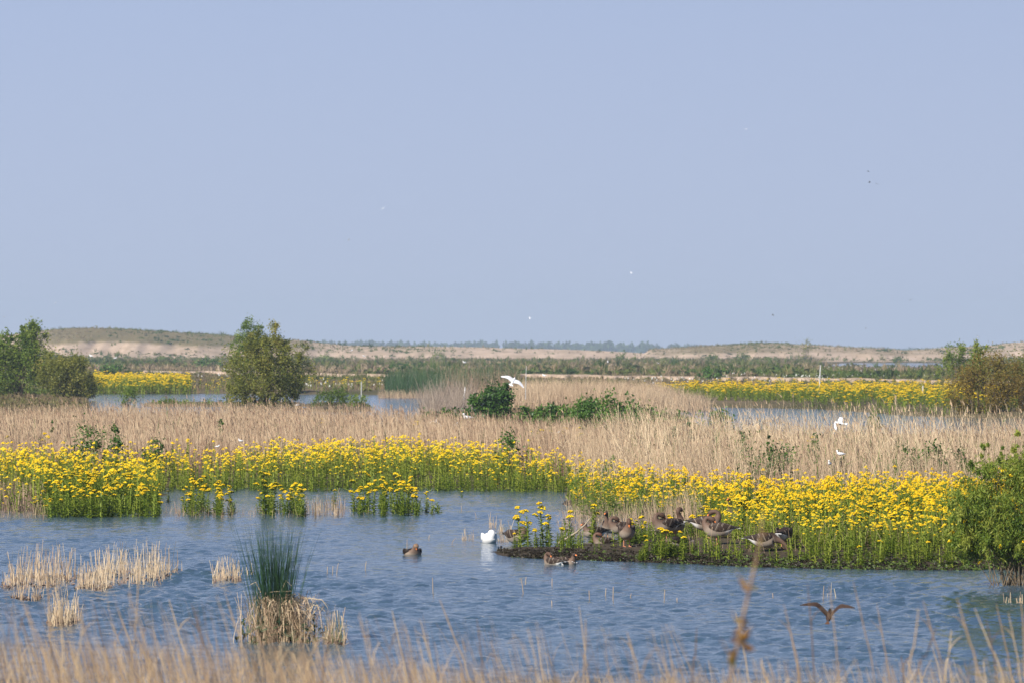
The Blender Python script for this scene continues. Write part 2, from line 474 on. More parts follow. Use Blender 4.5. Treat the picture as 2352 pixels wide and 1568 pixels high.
# sand dunes along the skyline
DX = np.array([-1500, -600, -100, 0, 60, 120, 200, 300, 400, 500, 600, 690, 720, 760, 800, 900, 1000, 1100, 1300, 1400, 1480, 1492, 1600, 1700, 1760, 1900, 2000, 2080, 2180, 2250, 2352, 2600, 4000])
DV = np.array([780, 775, 772, 771, 766, 757, 754, 757, 764, 770, 777, 783, 787, 791, 794, 796, 796, 798, 803, 807, 812, 803, 796, 791, 788, 795, 800, 805, 798, 796, 786, 782, 786.])
VEGT = np.array([.2, .2, .15, .05, .3, 1.0, 1.1, 1.1, 1.1, 1.1, 1.0, .75, .5, .45, .45, .5, .4, .12, .05, .05, .15, .6, .95, .95, .85, .65, .7, .65, .6, .5, .4, .35, .3])
def dune_z(x, y):
    u = x / y * F + CX
    zt = H - (np.interp(u, DX, DV) - HOR) * 1620 / F
    k = 1492 + 16 * fbm(x * 0.035, y * 0.0 + 3, 31) + 13 * fbm(x * 0.17, y * 0 + 7, 33, 4)
    t = np.clip((y - 1440) / (k - 1440), 0, 1) * 0.28
    t = t + np.clip((y - k) / 26, 0, 1) * 0.34
    t = t + np.clip((y - k - 26) / (1620 - k - 26), 0, 1) ** 0.8 * 0.38
    t = t * np.clip((2100 - y) / 250, 0, 1) ** 0.7
    return -0.3 + (zt + 0.3) * t + 0.75 * fbm(x * 0.22, y * 0.12, 5) * t * np.clip((1640 - y) / 60, 0, 1) + 0.2 * fbm(x * 1.1, y * 0.6, 6) * t
us2 = np.concatenate([np.linspace(-3000, -300, 40), np.linspace(-290, 2640, 400), np.linspace(2650, 5400, 40)])
ys2 = np.concatenate([np.linspace(1430, 1620, 64), np.linspace(1632, 2110, 16)])
V, Fq = grid([(us2 - CX) / F * y for y in ys2], ys2, dune_z)
u_ = V[:, 0] / V[:, 1] * F + CX
zt_ = H - (np.interp(u_, DX, DV) - HOR) * 1620 / F
frac = np.clip(V[:, 2] / zt_, 0, 1.1)
vg = np.interp(u_, DX, VEGT)
tn = vg * np.clip((frac - 0.40 + 0.10 * fbm(V[:, 0] * .05, V[:, 1] * .0, 8)) / 0.2, 0.15, 1) + 0.55 * np.clip((0.25 - frac) / 0.15, 0, 1)
b = Buf(); b.add(V, Fq, 0, tn)
tag(b.build("sand_dunes", [M['sand']], smooth=True), "pale sand dunes along the skyline, partly overgrown with grass", kind="structure")

# thin sandy dam across the middle distance
DAM_U = np.array([330, 520, 880, 1100, 1300, 1700, 2150, 2330]); DAM_V = np.array([856, 859, 866, 866, 867, 873, 880, 884.])
xs, ysd = [], []
for u in np.linspace(330, 2330, 200):
    p = px(u, np.interp(u, DAM_U, DAM_V) + 0.6 * math.sin(u * 0.05) + .4 * math.sin(u * .171), 0.35)
    xs.append(p[0]); ysd.append(p[1])
xs, ysd = np.array(xs), np.array(ysd)
wob = 0.10 * fbm(xs * 0.2, xs * 0 + 2, 71)
prof = [(-3.0, -0.15), (-1.5, 0.45), (-0.4, 0.62), (3, 0.66), (5, 0.3)]
V = np.stack([np.stack([xs, ysd + dy, np.full(len(xs), 0.12) + dz + wob * (1 if 0 < i < 4 else 0)], -1) for i, (dy, dz) in enumerate(prof)], 1)
nc = len(prof)
i = np.arange(len(xs) - 1)[:, None] * nc + np.arange(nc - 1)[None]
b = Buf(); b.add(V.reshape(-1, 3), np.stack([i, i + nc, i + nc + 1, i + 1], -1).reshape(-1, 4), 0, 0.12)
tag(b.build("sand_path", [M['sand']], smooth=True), "thin pale sandy dam crossing the middle distance behind the far flowers", kind="structure")

# haze
m, nt, out = nmat("haze")
vp = nt.nodes.new("ShaderNodeVolumePrincipled")
vp.inputs["Color"].default_value = (0.63, 0.765, 0.925, 1)
vp.inputs["Density"].default_value = 0.00016
vp.inputs["Anisotropy"].default_value = 0.0
nt.links.new(vp.outputs[0], out.inputs["Volume"])
b = Buf()
x0, x1, y0, y1, z0, z1 = -6200, 6200, -500, 6000, -1.6, 60
b.add([[x0, y0, z0], [x1, y0, z0], [x1, y1, z0], [x0, y1, z0], [x0, y0, z1], [x1, y0, z1], [x1, y1, z1], [x0, y1, z1]],
      np.array([[0, 3, 2, 1], [4, 5, 6, 7], [0, 1, 5, 4], [1, 2, 6, 5], [2, 3, 7, 6], [3, 0, 4, 7]]))
tag(b.build("haze", [m]), "thin pale haze over the whole marsh", kind="stuff")

# ------------------------------------------------------------------ reeds (uncountable: stuff)
def scatter(poly, n):
    P = np.array(poly); lo, hi = P.min(0), P.max(0)
    out = []; have = 0
    while have < n:
        q = rng.uniform(lo, hi, (n * 2, 2)); q = q[pip(q[:, 0], q[:, 1], poly)]
        out.append(q); have += len(q)
    return np.concatenate(out)[:n]

def area(poly):
    P = np.array(poly); x, y = P[:, 0], P[:, 1]
    return 0.5 * abs(np.dot(x, np.roll(y, -1)) - np.dot(y, np.roll(x, -1)))

def dpoly(pts):
    """(u, distance) corner list to world."""
    return [((u - CX) / F * d, d) for u, d in pts]

def reed_bed(name, label, poly, dens, h, hsd, width, mat, lean=0.18, tint=(0.25, 0.75), leaves=0.0, plume=0.0, patch=0.35, seed=1, lean_dir=None):
    n = int(area(poly) * dens)
    q = scatter(poly, n)
    keep = fbm(q[:, 0] * 0.35, q[:, 1] * 0.2, seed) + rng.uniform(-0.9, 0.9, n) > -patch
    q = q[keep]; n = len(q)
    gz = np.maximum(ground_z(q[:, 0], q[:, 1]), -0.25)
    var = fbm(q[:, 0] * 0.22, q[:, 1] * 0.12, seed + 5)
    hh = np.clip(rng.normal(h, hsd, n) * (1 + 0.22 * var), 0.15, 9)
    base = np.column_stack([q, gz])
    ln = rng.normal(0, lean, (n, 2)) * hh[:, None]
    ln[:, 0] += -0.06 * hh if lean_dir is None else lean_dir * hh
    bent = rng.random(n) < 0.08
    ln[bent] *= 3.2; hh = np.where(bent, hh * .72, hh)
    w = width * rng.uniform(0.7, 1.3, n)
    b = Buf()
    tt = np.clip(rng.uniform(*tint, n) + 0.18 * fbm(q[:, 0] * 0.5, q[:, 1] * 0.25, seed + 9), 0, 1)
    V, Fq, k = ribbons(base, hh, ln, w, 2, curve=1.8)
    # stems are browner at the foot
    t3 = np.repeat(tt, k).reshape(n, k) - np.linspace(0.22, 0, k)[None]
    b.add(V, Fq, 0, np.clip(t3, 0, 1).ravel())
    if leaves > 0:
        m_ = int(n * leaves); i = rng.integers(0, n, m_)
        f_ = rng.uniform(0.25, 0.85, m_)
        lb = base[i].copy(); lb[:, :2] += ln[i] * (f_ ** 1.8)[:, None]; lb[:, 2] += hh[i] * f_
        L = rng.uniform(0.18, 0.4, m_) * min(1, h)
        a = rng.uniform(0, 2 * np.pi, m_)
        V, Fq, k = ribbons(lb, L * 0.55, np.stack([np.cos(a), np.sin(a)], -1) * (L * 0.8)[:, None], w[i] * 1.1, 2, curve=1.2, droop=rng.uniform(0.3, 1.2, m_))
        b.add(V, Fq, 0, np.repeat(tt[i], k))
    if plume > 0:
        m_ = int(n * plume); i = rng.integers(0, n, m_)
        lb = base[i].copy(); lb[:, :2] += ln[i]; lb[:, 2] += hh[i] * 0.97
        V, Fq, k = ribbons(lb, rng.uniform(0.10, 0.2, m_), rng.normal(0, 0.05, (m_, 2)) + np.array([-0.05, 0]), np.full(m_, width * 2.2), 2, taper=0.8)
        b.add(V, Fq, 0, np.repeat(tt[i] * 0.5, k))
    o = b.build(name, [mat])
    return tag(o, label, kind="stuff")

reed_bed("dry_reeds", "pale dry reed bed behind the front band of yellow flowers, pools beyond",
         dpoly([(-120, 147), (380, 155), (760, 160), (1000, 162), (1330, 150), (1330, 178), (1150, 186), (950, 205), (700, 222), (-120, 219)]), 40, 1.27, 0.17, 0.018, M['reed'], 0.10, (0.25, 0.9), 0.40, 0.14, 0.50, 1)
reed_bed("dry_reeds", "tall loose dry reeds behind the large flower field",
         dpoly([(1300, 148), (1400, 132), (1700, 124), (2480, 123), (2480, 172), (2000, 172), (1640, 182), (1480, 186), (1300, 178)]), 50, 1.2, 0.2, 0.013, M['reed'], 0.15, (0.35, 1.0), 0.55, 0.14, 0.36, 2)
reed_bed("dry_reeds", "sparse tallest reed stalks standing out above the bramble and pool",
         dpoly([(1400, 135), (2480, 126), (2480, 178), (1640, 190), (1400, 190)]), 4.5, 1.7, 0.28, 0.018, M['reed'], 0.20, (0.7, 1.0), 0.8, 0.3, 0.6, 3)
reed_bed("brown_dock", "low reddish brown weeds at the foot of the reed bed",
         dpoly([(-120, 142), (250, 150), (520, 155), (1000, 160), (1330, 150), (1330, 170), (900, 176), (-120, 165)]), 40, 0.80, 0.18, 0.017, M['reed'], 0.16, (0.0, 0.30), 0.8, 0.0, 0.3, 4)
reed_bed("brown_dock", "purplish brown weeds in front of the dark round bush",
         dpoly([(930, 196), (1300, 180), (1330, 215), (950, 228)]), 30, 0.70, 0.15, 0.017, M['reed'], 0.16, (0.05, 0.5), 0.6, 0.0, 0.5, 5)
reed_bed("brown_grass", "taupe dry grass behind the bramble patch",
         dpoly([(1170, 310), (1500, 310), (1640, 330), (1500, 395), (1170, 400)]), 18, 1.25, 0.22, 0.025, M['reed'], 0.2, (0.4, 0.9), 0.5, 0.0, 0.5, 6)
reed_bed("dead_weeds", "grey tangled dead weed stalks left of the dark round bush",
         dpoly([(965, 262), (1075, 262), (1085, 300), (975, 305)]), 26, 1.75, 0.4, 0.017, M['weed'], 0.28, (0.2, 1.0), 1.5, 0.0, 0.5, 7)
reed_bed("green_reeds", "dense dark green reed stand at the far edge of the pool",
         dpoly([(885, 424), (1020, 420), (1030, 446), (885, 446)]), 34, 1.85, 0.42, 0.03, M['rush'], 0.12, (0.2, 1.0), 0.5, 0.0, 0.8, 8, 0.02)
reed_bed("green_reeds", "thinner green reeds mixed with brown grass right of the dense dark stand",
         dpoly([(1020, 420), (1190, 415), (1195, 445), (1025, 446)]), 17, 1.9, 0.5, 0.03, M['rush'], 0.14, (0.3, 1.0), 0.5, 0.0, 0.1, 12, 0.02)
reed_bed("dry_reeds", "brown grass between the thinner green reeds at the far pool",
         dpoly([(1010, 418), (1190, 412), (1195, 445), (1015, 446)]), 16, 1.6, 0.4, 0.03, M['reed'], 0.15, (0.1, 0.6), 0.5, 0.0, 0.4, 13)
reed_bed("green_shoots", "fresh green shoots growing up between the loose dry reeds on the right",
         dpoly([(1440, 140), (1700, 130), (2480, 126), (2480, 165), (1700, 176), (1440, 184)]), 6.0, 1.05, 0.25, 0.03, M['bramble'], 0.12, (0.1, 0.8), 2.5, 0.0, -0.1, 14, 0.0)
reed_bed("green_shoots", "few green shoots in the left reed bed",
         dpoly([(-120, 150), (1300, 158), (1300, 176), (-200, 200)]), 0.8, 1.1, 0.25, 0.03, M['bramble'], 0.12, (0.1, 0.8), 2.5, 0.0, 0.0, 15, 0.0)
reed_bed("dry_reeds", "dry yellowish reed fringe at the foot of the green reed stand",
         dpoly([(870, 414), (1180, 404), (1185, 416), (870, 426)]), 20, 0.65, 0.2, 0.03, M['reed'], 0.15, (0.2, 0.8), 0.5, 0.0, 0.8, 9)
reed_bed("dry_reeds", "dry reed stubble standing in the narrow channel behind the geese",
         dpoly([(1285, 108), (1560, 108), (1640, 118), (1600, 124), (1300, 124)]), 34, 0.62, 0.18, 0.009, M['reed'], 0.14, (0.15, 0.8), 0.4, 0.0, 0.5, 10)
reed_bed("dry_reeds", "dry reed stubble among the lower edge of the flower field",
         dpoly([(1560, 97), (2300, 96), (2300, 108), (1640, 112)]), 15, 0.34, 0.12, 0.008, M['reed'], 0.16, (0.15, 0.75), 0.5, 0.0, 0.35, 11)
for u0, u1, v0, v1, hh in ((-60, 108, 1190, 1150, .48), (300, 372, 1190, 1180, .26), (372, 420, 1184, 1172, .36), (400, 548, 1190, 1172, .40), (553, 606, 1187, 1172, .34), (600, 710, 1189, 1178, .30), (704, 792, 1182, 1160, .42), (790, 985, 1186, 1172, .24)):
    reed_bed("reed_stubble", "short dry reed stubble standing in the water at the foot of the front flower clumps", gpoly([(u0, v0), (u1, v0), (u1, v1), (u0, v1)]), 36, hh, 0.1, 0.010, M['reed'], 0.14, (0.1, 0.7), 0.3, 0.0, 0.7, u0 + 70)

# far green and yellow rushes standing behind the left pool etc.
def tuft_variant(n, h, w, spread, seed):
    r = np.random.default_rng(seed)
    b_ = Buf()
    base = np.column_stack([r.normal(0, spread * .5, (n, 2)), np.zeros(n)])
    V, Fq, k = ribbons(base, r.uniform(0.5, 1, n) * h, r.normal(0, spread, (n, 2)), np.full(n, w), 2)
    return V.astype(np.float32), Fq
def bush_variant(n, s, seed):
    r = np.random.default_rng(seed)
    c = r.normal(0, 1, (n, 3)); c /= np.linalg.norm(c, axis=1)[:, None]; c *= r.uniform(0.3, 1, (n, 1)) ** 0.5
    c[:, 2] = np.abs(c[:, 2]) * 0.9
    return leaf_cards(c * 0.5, np.full(n, s), r)
def leaf_cards(c, size, r, aspect=0.55, up=0.3):
    n = len(c)
    a = r.normal(0, 1, (n, 3)); a[:, 2] = a[:, 2] * 0.7 + up; a /= np.linalg.norm(a, axis=1)[:, None] + 1e-9
    t = r.normal(0, 1, (n, 3)); s = np.cross(a, t); s /= np.linalg.norm(s, axis=1)[:, None] + 1e-9
    L = size[:, None]
    k = np.cross(s, a) * L * 0.12
    V = np.stack([c - a * L * .5, c + s * L * aspect * .5 + k, c + a * L * .5, c - s * L * aspect * .5 + k], 1)
    f = (np.array([[0, 1, 2, 3]])[None] + (np.arange(n) * 4)[:, None, None]).reshape(-1, 4)
    return V.reshape(-1, 3).astype(np.float32), f

TUFTS = [tuft_variant(7, 1.0, 0.16, 0.28, 100 + i) for i in range(4)]
BUSHV = [bush_variant(9, 0.54, 200 + i) for i in range(4)]

def cover(name, label, poly, dens, hr, mix, seed, mat='scrub', zf=ground_z, sel=None, stretch=6.0):
    n = int(area(poly) * dens)
    q = scatter(poly, n)
    if sel is not None:
        q = q[sel(q[:, 0], q[:, 1])]
    n = len(q)
    z = zf(q[:, 0], q[:, 1])
    ok = z > 0.02; q, z = q[ok], z[ok]; n = len(q)
    pos = np.column_stack([q, z - 0.05])
    f1 = fbm(q[:, 0] * 0.05, q[:, 1] * 0.05 / 3, seed) + 0.6 * fbm(q[:, 0] * 0.012, q[:, 1] * 0.03, seed + 3)
    tint = np.clip(mix[0] + mix[1] * f1 + rng.normal(0, 0.07, n), 0, 1)
    sc = rng.uniform(hr[0], hr[1], n) * (1 + 0.45 * np.clip(-f1, -0.6, 1))
    b = Buf()
    kind = rng.random(n) < np.clip(0.75 - tint * 0.9, 0.05, 0.9)     # the greener, the bushier
    vi = rng.integers(0, 4, n)
    for i in range(4):
        s = (vi == i) & kind
        if s.any(): instances(b, BUSHV[i][0], [(BUSHV[i][1], 0)], pos[s], rng.uniform(0, 6.28, s.sum()), np.column_stack([sc[s] * 1.5, sc[s] * 1.5, sc[s]]), None, tint[s])
        s = (vi == i) & ~kind
        if s.any(): instances(b, TUFTS[i][0], [(TUFTS[i][1], 0)], pos[s], rng.uniform(0, 6.28, s.sum()), sc[s], None, tint[s])
    return tag(b.build(name, [M[mat]]), label, kind="stuff")

cover("scrub", "brown and green scrub covering the flat land in front of the dunes", dpoly([(-150, 850), (330, 835), (900, 720), (1300, 705), (2150, 600), (2480, 590), (2480, 1480), (-150, 1480)]), 0.075, (0.6, 1.55), (0.52, 0.85), 41, sel=lambda x, y: ~((x / y * F + CX > 1880) & (x / y * F + CX < 2180) & (y > 800) & (rng.random(len(x)) < .85)))
cover("scrub_bushes", "taller dark green and brown scrub bushes dotted over the flat land before the dunes", dpoly([(-150, 860), (330, 845), (900, 740), (1300, 725), (1860, 640), (1870, 1440), (-150, 1440)]), 0.012, (1.0, 2.1), (0.36, 0.8), 43)
cover("scrub_bushes", "taller scrub beside the distant strip of water", dpoly([(2180, 640), (2480, 640), (2480, 1440), (2180, 1440)]), 0.02, (1.0, 2.0), (0.35, 0.7), 44)
cover("grassland", "short green and brown grass between the far pool and the sandy dam", dpoly([(-120, 455), (690, 450), (880, 450), (1180, 430), (1500, 425), (2480, 430), (2480, 580), (2150, 588), (1300, 690), (900, 705), (330, 810), (-200, 820)]), 0.20, (0.35, 0.75), (0.47, 0.40), 51)
cover("bank_grass", "low green and yellowish plants along the shores of the far pool", dpoly([(-120, 424), (215, 424), (225, 452), (-200, 470)]), 1.2, (0.3, 0.7), (0.35, 0.4), 52)
cover("bank_grass", "low reddish and green weeds under the left bushes", dpoly([(-120, 226), (200, 226), (205, 420), (-200, 420)]), 0.6, (0.2, 0.5), (0.62, 0.35), 53)
cover("bank_grass", "low weeds on the middle bank around the dark round bush", dpoly([(985, 290), (1120, 245), (1520, 240), (1600, 300), (1500, 340), (1150, 345)]), 2.2, (0.22, 0.5), (0.5, 0.4), 54)
def veg_sel(x, y):
    u = x / y * F + CX
    zt = H - (np.interp(u, DX, DV) - HOR) * 1620 / F
    fr = dune_z(x, y) / zt
    return rng.random(len(x)) < np.interp(u, DX, VEGT) * (0.22 + 0.78 * np.clip((fr - 0.48) / 0.2, 0, 1)) * (0.6 + 0.6 * fbm(x * .04, y * .04, 77))
cover("dune_grass", "grass and moss growing over the tops of the dunes", dpoly([(-150, 1470), (2480, 1470), (2480, 1660), (-150, 1660)]), 0.20, (0.35, 0.85), (0.44, 0.45), 61, zf=dune_z, sel=veg_sel)
cover("dune_scrub", "dark low bushes and clumps scattered over the dunes", dpoly([(-150, 1440), (2480, 1440), (2480, 1640), (-150, 1640)]), 0.014, (0.7, 1.5), (0.30, 0.8), 64, zf=lambda x, y: np.maximum(dune_z(x, y), 0.1), sel=lambda x, y: rng.random(len(x)) < np.interp(x / y * F + CX, [0, 80, 900, 1050, 1450, 1520, 2352], [.1, 1, .9, .25, .15, .8, .6]))
cover("dune_grass", "low brown scrub along the foot of the dunes", dpoly([(-150, 1425), (2480, 1425), (2480, 1500), (-150, 1500)]), 0.17, (0.6, 1.6), (0.40, 0.45), 62, zf=lambda x, y: np.maximum(dune_z(x, y), 0.1), sel=lambda x, y: ~((x / y * F + CX > 1880) & (x / y * F + CX < 2300) & (y < 1470)) & (rng.random(len(x)) < np.interp(x / y * F + CX, [0, 700, 1000, 1450, 1550, 2352], [1, .9, .45, .25, .35, .5]) * np.clip((1500 - y) / 40, 0.1, 1)))

# white daisy-like flowers in the far grass
def white_dots(zones, seed):
    b = Buf()
    r = np.random.default_rng(seed)
    for (u0, u1, v0, v1, n) in zones:
        u = r.uniform(u0, u1, n) + 18 * np.round(r.normal(0, 1, n)); v = r.uniform(v0, v1, n)
        for a, c in zip(u, v):
            p = px(a, c, 0.75)
            k = r.integers(1, 3)
            for j in range(k):
                s = r.uniform(0.04, 0.10)
                t = np.linspace(0, 2 * np.pi, 7)[:-1]
                q = p + r.normal(0, 1, 3) * np.array([0.35, 0.5, 0.1])
                V = np.vstack([np.stack([q[0] + s * np.cos(t), q[1] + s * np.sin(t), np.full(6, q[2] - 0.1)], -1), q + [0, 0, 0.08]])
                b.add(V, np.array([[i, (i + 1) % 6, 6] for i in range(6)]), 0, r.random())
                b.add([[q[0] - .012, q[1], q[2] - .7], [q[0] + .012, q[1], q[2] - .7], [q[0], q[1], q[2] - .05]], np.array([[0, 1, 2]]), 1, 0.4)
    return tag(b.build("white_flowers", [M['white_flower'], M['leaf']]), "scattered white daisies in the far grass", kind="stuff")
white_dots([(1660, 2160, 848, 862, 90), (700, 830, 872, 886, 16), (880, 960, 868, 884, 16), (1600, 1900, 862, 874, 22), (440, 560, 858, 864, 12), (1400, 1600, 866, 872, 14), (2150, 2340, 848, 870, 14), (1050, 1100, 834, 846, 8), (600, 700, 860, 875, 8), (1860, 2000, 836, 844, 14)], 8)

# far wood beyond the dunes
def far_wood(u0, u1, d, top, n, seed, name_label):
    b = Buf(); r = np.random.default_rng(seed)
    u = r.uniform(u0, u1, n)
    bump = 1 + 0.22 * fbm(u * 0.035, u * 0 + 1.3, seed)
    for i in range(n):
        vt = top(u[i]) 
        hgt = (zat(vt, d) + 1.0) * bump[i] * r.uniform(0.72, 1.04)
        p = px(u[i], 0, 0, d + r.uniform(-60, 60)); p[2] = -0.8
        V, f = BUSHV[i % 4]
        rz = r.uniform(0, 6.28)
        w = hgt * r.uniform(0.55, 0.9)
        for k, (fz, fw) in enumerate(((0.0, 1.0), (0.38, 0.75))):
            instances(b, V, [(f, 0)], np.array([[p[0], p[1], p[2] + hgt * fz]]), np.array([rz + k]), np.array([[w * 1.15 * fw, w * 1.15 * fw, hgt * (1.30 - fz * 1.0) * 1.05]]), None, np.array([np.clip(r.normal(.5, .25), 0, 1)]))
    return tag(b.build("far_wood", [M['far_wood']]), name_label, kind="stuff")
far_wood(1040, 1680, 5100, lambda u: np.interp(u, [1040, 1100, 1300, 1500, 1640, 1680], [780, 779, 779, 784, 788, 793]), 170, 5, "bluish wood of separate round trees far beyond the pale sand ridge")
far_wood(640, 1120, 5400, lambda u: 780.5 + 0 * u, 260, 6, "low even hazy wood far beyond the sand ridge")
far_wood(1860, 2140, 5400, lambda u: np.interp(u, [1860, 2000, 2100, 2140], [799, 797, 793, 798]), 80, 7, "thin hazy line of trees in the dip of the right dunes")

# ------------------------------------------------------------------ yellow-flowered plants
def flower_head(r, florets=7, rad=0.055, sides=6):
    b_ = Buf()
    for i in range(florets):
        if i == 0: cx, cy, cz = 0, 0, 0.028
        else:
            a = i * 2.4 + r.uniform(-.2, .2); q = rad * 0.85 * math.sqrt(i / florets)
            cx, cy, cz = q * np.cos(a), q * np.sin(a), 0.028 - 0.5 * q * q / rad + r.uniform(-0.008, 0.008)
        s = rad * 0.33 * r.uniform(.85, 1.15)
        t = np.linspace(0, 2 * np.pi, sides, endpoint=False) + r.uniform(0, 1)
        V = np.vstack([np.stack([cx + s * np.cos(t), cy + s * np.sin(t), np.full(sides, cz) - 0.012], -1), [[cx, cy, cz + 0.012]], [[cx, cy, cz - 0.04]]])
        f = np.array([[j, (j + 1) % sides, sides] for j in range(sides)] + ([[(j + 1) % sides, j, sides + 1] for j in range(0, sides, 1)] if sides > 4 else []))
        b_.add(V, f[:sides], 0, r.uniform(.2, .9)); 
        if sides > 4: b_.add(V, f[sides:], 1, 0.4)
    return b_

def plant_foliage(r, h, heads, nleaf=26, detail=True):
    """A stout leafy stem that branches at the top; returns the foliage buffer and the places of the flower heads."""
    b_ = Buf()
    lx, ly = r.normal(0, 0.05, 2)
    st = np.array([[lx * k ** 2, ly * k ** 2, h * 0.9 * k] for k in (0, .35, .7, 1.0)])
    V, f = tube(st, [0.014, 0.012, 0.010, 0.006], 4 if detail else 3); b_.add(V, f, 0, 0.75)
    k = np.linspace(0.06, 0.97, nleaf) + r.uniform(-.02, .02, nleaf)
    a = np.arange(nleaf) * 2.4 + r.uniform(0, 6)
    L = (0.17 - 0.085 * k) * r.uniform(.8, 1.25, nleaf) * (0.6 + 0.5 * h)
    el = np.radians(r.uniform(5, 50, nleaf))
    c = np.stack([lx * k ** 2, ly * k ** 2, h * 0.9 * k], -1)
    d = np.stack([np.cos(a) * np.cos(el), np.sin(a) * np.cos(el), np.sin(el)], -1)
    s = np.stack([-np.sin(a), np.cos(a), 0 * a], -1)
    w = L * 0.19
    tip = c + d * L[:, None]; tip[:, 2] -= L * 0.25
    mid = c + d * (L * 0.5)[:, None]
    V = np.stack([c, mid + s * w[:, None], tip, mid - s * w[:, None]], 1).reshape(-1, 3)
    b_.add(V, (np.array([[0, 1, 2, 3]])[None] + (np.arange(nleaf) * 4)[:, None, None]).reshape(-1, 4), 0, np.repeat(np.clip(r.normal(.5, .22, nleaf) + 0.12 * (k - .5), 0, 1), 4))
    hp = []
    for i in range(heads):
        if i == 0: e = np.array([lx * 1.1, ly * 1.1, h])
        else:
            aa = i * 2.2 + r.uniform(0, 1); q = r.uniform(.06, .13)
            e = np.array([lx + q * np.cos(aa), ly + q * np.sin(aa), h - r.uniform(0.02, 0.42) * h * .8])
        s0 = np.array([lx * .6, ly * .6, min(h * r.uniform(.5, .7), e[2] - .06)])
        V, f = tube([s0, (s0 + e) / 2 + [0, 0, -.01], e], [.006, .005, .004], 3); b_.add(V, f, 0, 0.7)
        hp.append(e)
    return b_, hp

r0 = np.random.default_rng(77)
HEADS = [flower_head(r0, 11, rr).mesh("flower_head", [M['flower'], M['leaf']]) for rr in (0.075, 0.065, 0.085, 0.07)]
PLANTS = []        # (height, foliage mesh, head positions)
for i, (hh, nh) in enumerate(((0.95, 3), (1.05, 4), (0.85, 3), (0.75, 2), (0.62, 1), (0.9, 5), (0.4, 0), (0.55, 2), (1.0, 2))):
    rp = np.random.default_rng(300 + i)
    bf, hp = plant_foliage(rp, hh, nh, 34 + int(14 * hh))
    for j in range(2):          # side shoots from the same root
        b2, _h = plant_foliage(rp, hh * rp.uniform(.55, .85), 0, 24)
        a_ = rp.uniform(0, 6.28); dx_ = np.array([math.cos(a_), math.sin(a_), 0]) * .05
        for V_, F_, M_, T_ in zip(b2.v, b2.f, b2.m, b2.t):
            V_ = V_ + dx_ + dx_ * 1.6 * V_[:, 2:3]
            bf.v.append(V_.astype(np.float32)); bf.f.append(F_ + bf.n); bf.m.append(M_); bf.t.append(T_)
        bf.n += b2.n
    PLANTS.append((hh, bf.mesh("foliage", [M['leaf']]), hp))
REG = {}

def flower_plant(x, y, label, group, kind=None, sc=1.0, z=None):
    i = int(rng.choice([0, 1, 2, 3, 5, 8, 7, 4])) if kind is None else kind
    hh, me, hp = PLANTS[i]
    if z is None: z = float(max(ground_z(np.array([x]), np.array([y]))[0], -0.15))
    t = thing("flowering_plant", label, "flower plant", (x, y, z - 0.01), float(rng.uniform(0, 6.28)), group)
    t.scale = (sc, sc, sc)
    part("foliage", me, t)
    REG.setdefault(group, []).append((t, x / y, y, hh * sc, len(hp)))
    for p in hp:
        part("flower_head", HEADS[int(rng.integers(0, 4))], t, p, (float(rng.normal(0, .2)), float(rng.normal(0, .2)), float(rng.uniform(0, 6))), float(rng.uniform(.8, 1.2)))
    return t

SMALL = []         # cheap whole plants for the masses: foliage and flowers in one
for i in range(10):
    r = np.random.default_rng(500 + i)
    hh = (0.95, .85, 1.05, .75, .9, 1.0, .8, .95, .7, .88)[i]
    bf, hp = plant_foliage(r, hh, int(r.integers(1, 4)), 15, False)
    for n_, p in enumerate(hp):
        R_ = r.uniform(.055, .080) if n_ == 0 else r.uniform(.032, .052)
        for j in range(4):
            a = j * 2.1 + r.uniform(0, 1); o_ = 0 if j == 0 else R_ * .52
            q = p + np.array([np.cos(a) * o_, np.sin(a) * o_, (R_ * .35 if j == 0 else 0) + r.uniform(-.008, .008)])
            s = R_ * r.uniform(.48, .62); t = np.linspace(0, 2 * np.pi, 5, endpoint=False) + r.uniform(0, 1)
            V = np.vstack([np.stack([q[0] + s * np.cos(t), q[1] + s * np.sin(t), np.full(5, q[2] - s * .35)], -1), [[q[0], q[1], q[2] + s * .45]]])
            bf.add(V, np.array([[0, 1, 5], [1, 2, 5], [2, 3, 5], [3, 4, 5], [4, 0, 5]]), 1, r.uniform(.2, .9))
    V = np.concatenate(bf.v); fs = list(zip(bf.f, [int(m[0]) for m in bf.m])); tn = np.concatenate(bf.t)
    # join faces by size and material
    g = {}
    for f, m_ in fs: g.setdefault((f.shape[1], m_), []).append(f)
    SMALL.append((V, [(np.concatenate(v), k[1]) for k, v in g.items()], tn))

def flower_mass(name, label, poly, dens, seed, sc=(0.8, 1.12), thin=-9.0, avoid=None, xs=1.0):
    n = int(area(poly) * dens)
    q = scatter(poly, n)
    f_ = fbm(q[:, 0] * 0.5, q[:, 1] * 0.3, seed)
    q = q[(f_ + rng.uniform(-.5, .5, n)) > thin]; n = len(q)
    if avoid is not None:
        q = q[~avoid(q[:, 0], q[:, 1])]; n = len(q)
    z = ground_z(q[:, 0], q[:, 1])
    pos = np.column_stack([q, np.maximum(z, -0.15)])
    vi = rng.integers(0, len(SMALL), n)
    s_ = rng.uniform(*sc, n) * (1 + .14 * fbm(q[:, 0] * .7, q[:, 1] * .3, seed + 4))
    b = Buf()
    for i in range(len(SMALL)):
        k = vi == i
        if not k.any(): continue
        V, fs, tn = SMALL[i]
        t0 = rng.normal(0, .12, k.sum())
        instances(b, V, fs, pos[k], rng.uniform(0, 6.28, k.sum()), np.column_stack([s_[k] * xs, s_[k] * xs, s_[k]]), None, np.zeros(k.sum()))
        b.t[-1] = np.clip(tn[None] + t0[:, None], 0, 1).ravel()
    return tag(b.build(name, [M['leaf'], M['flower']]), label, kind="stuff")

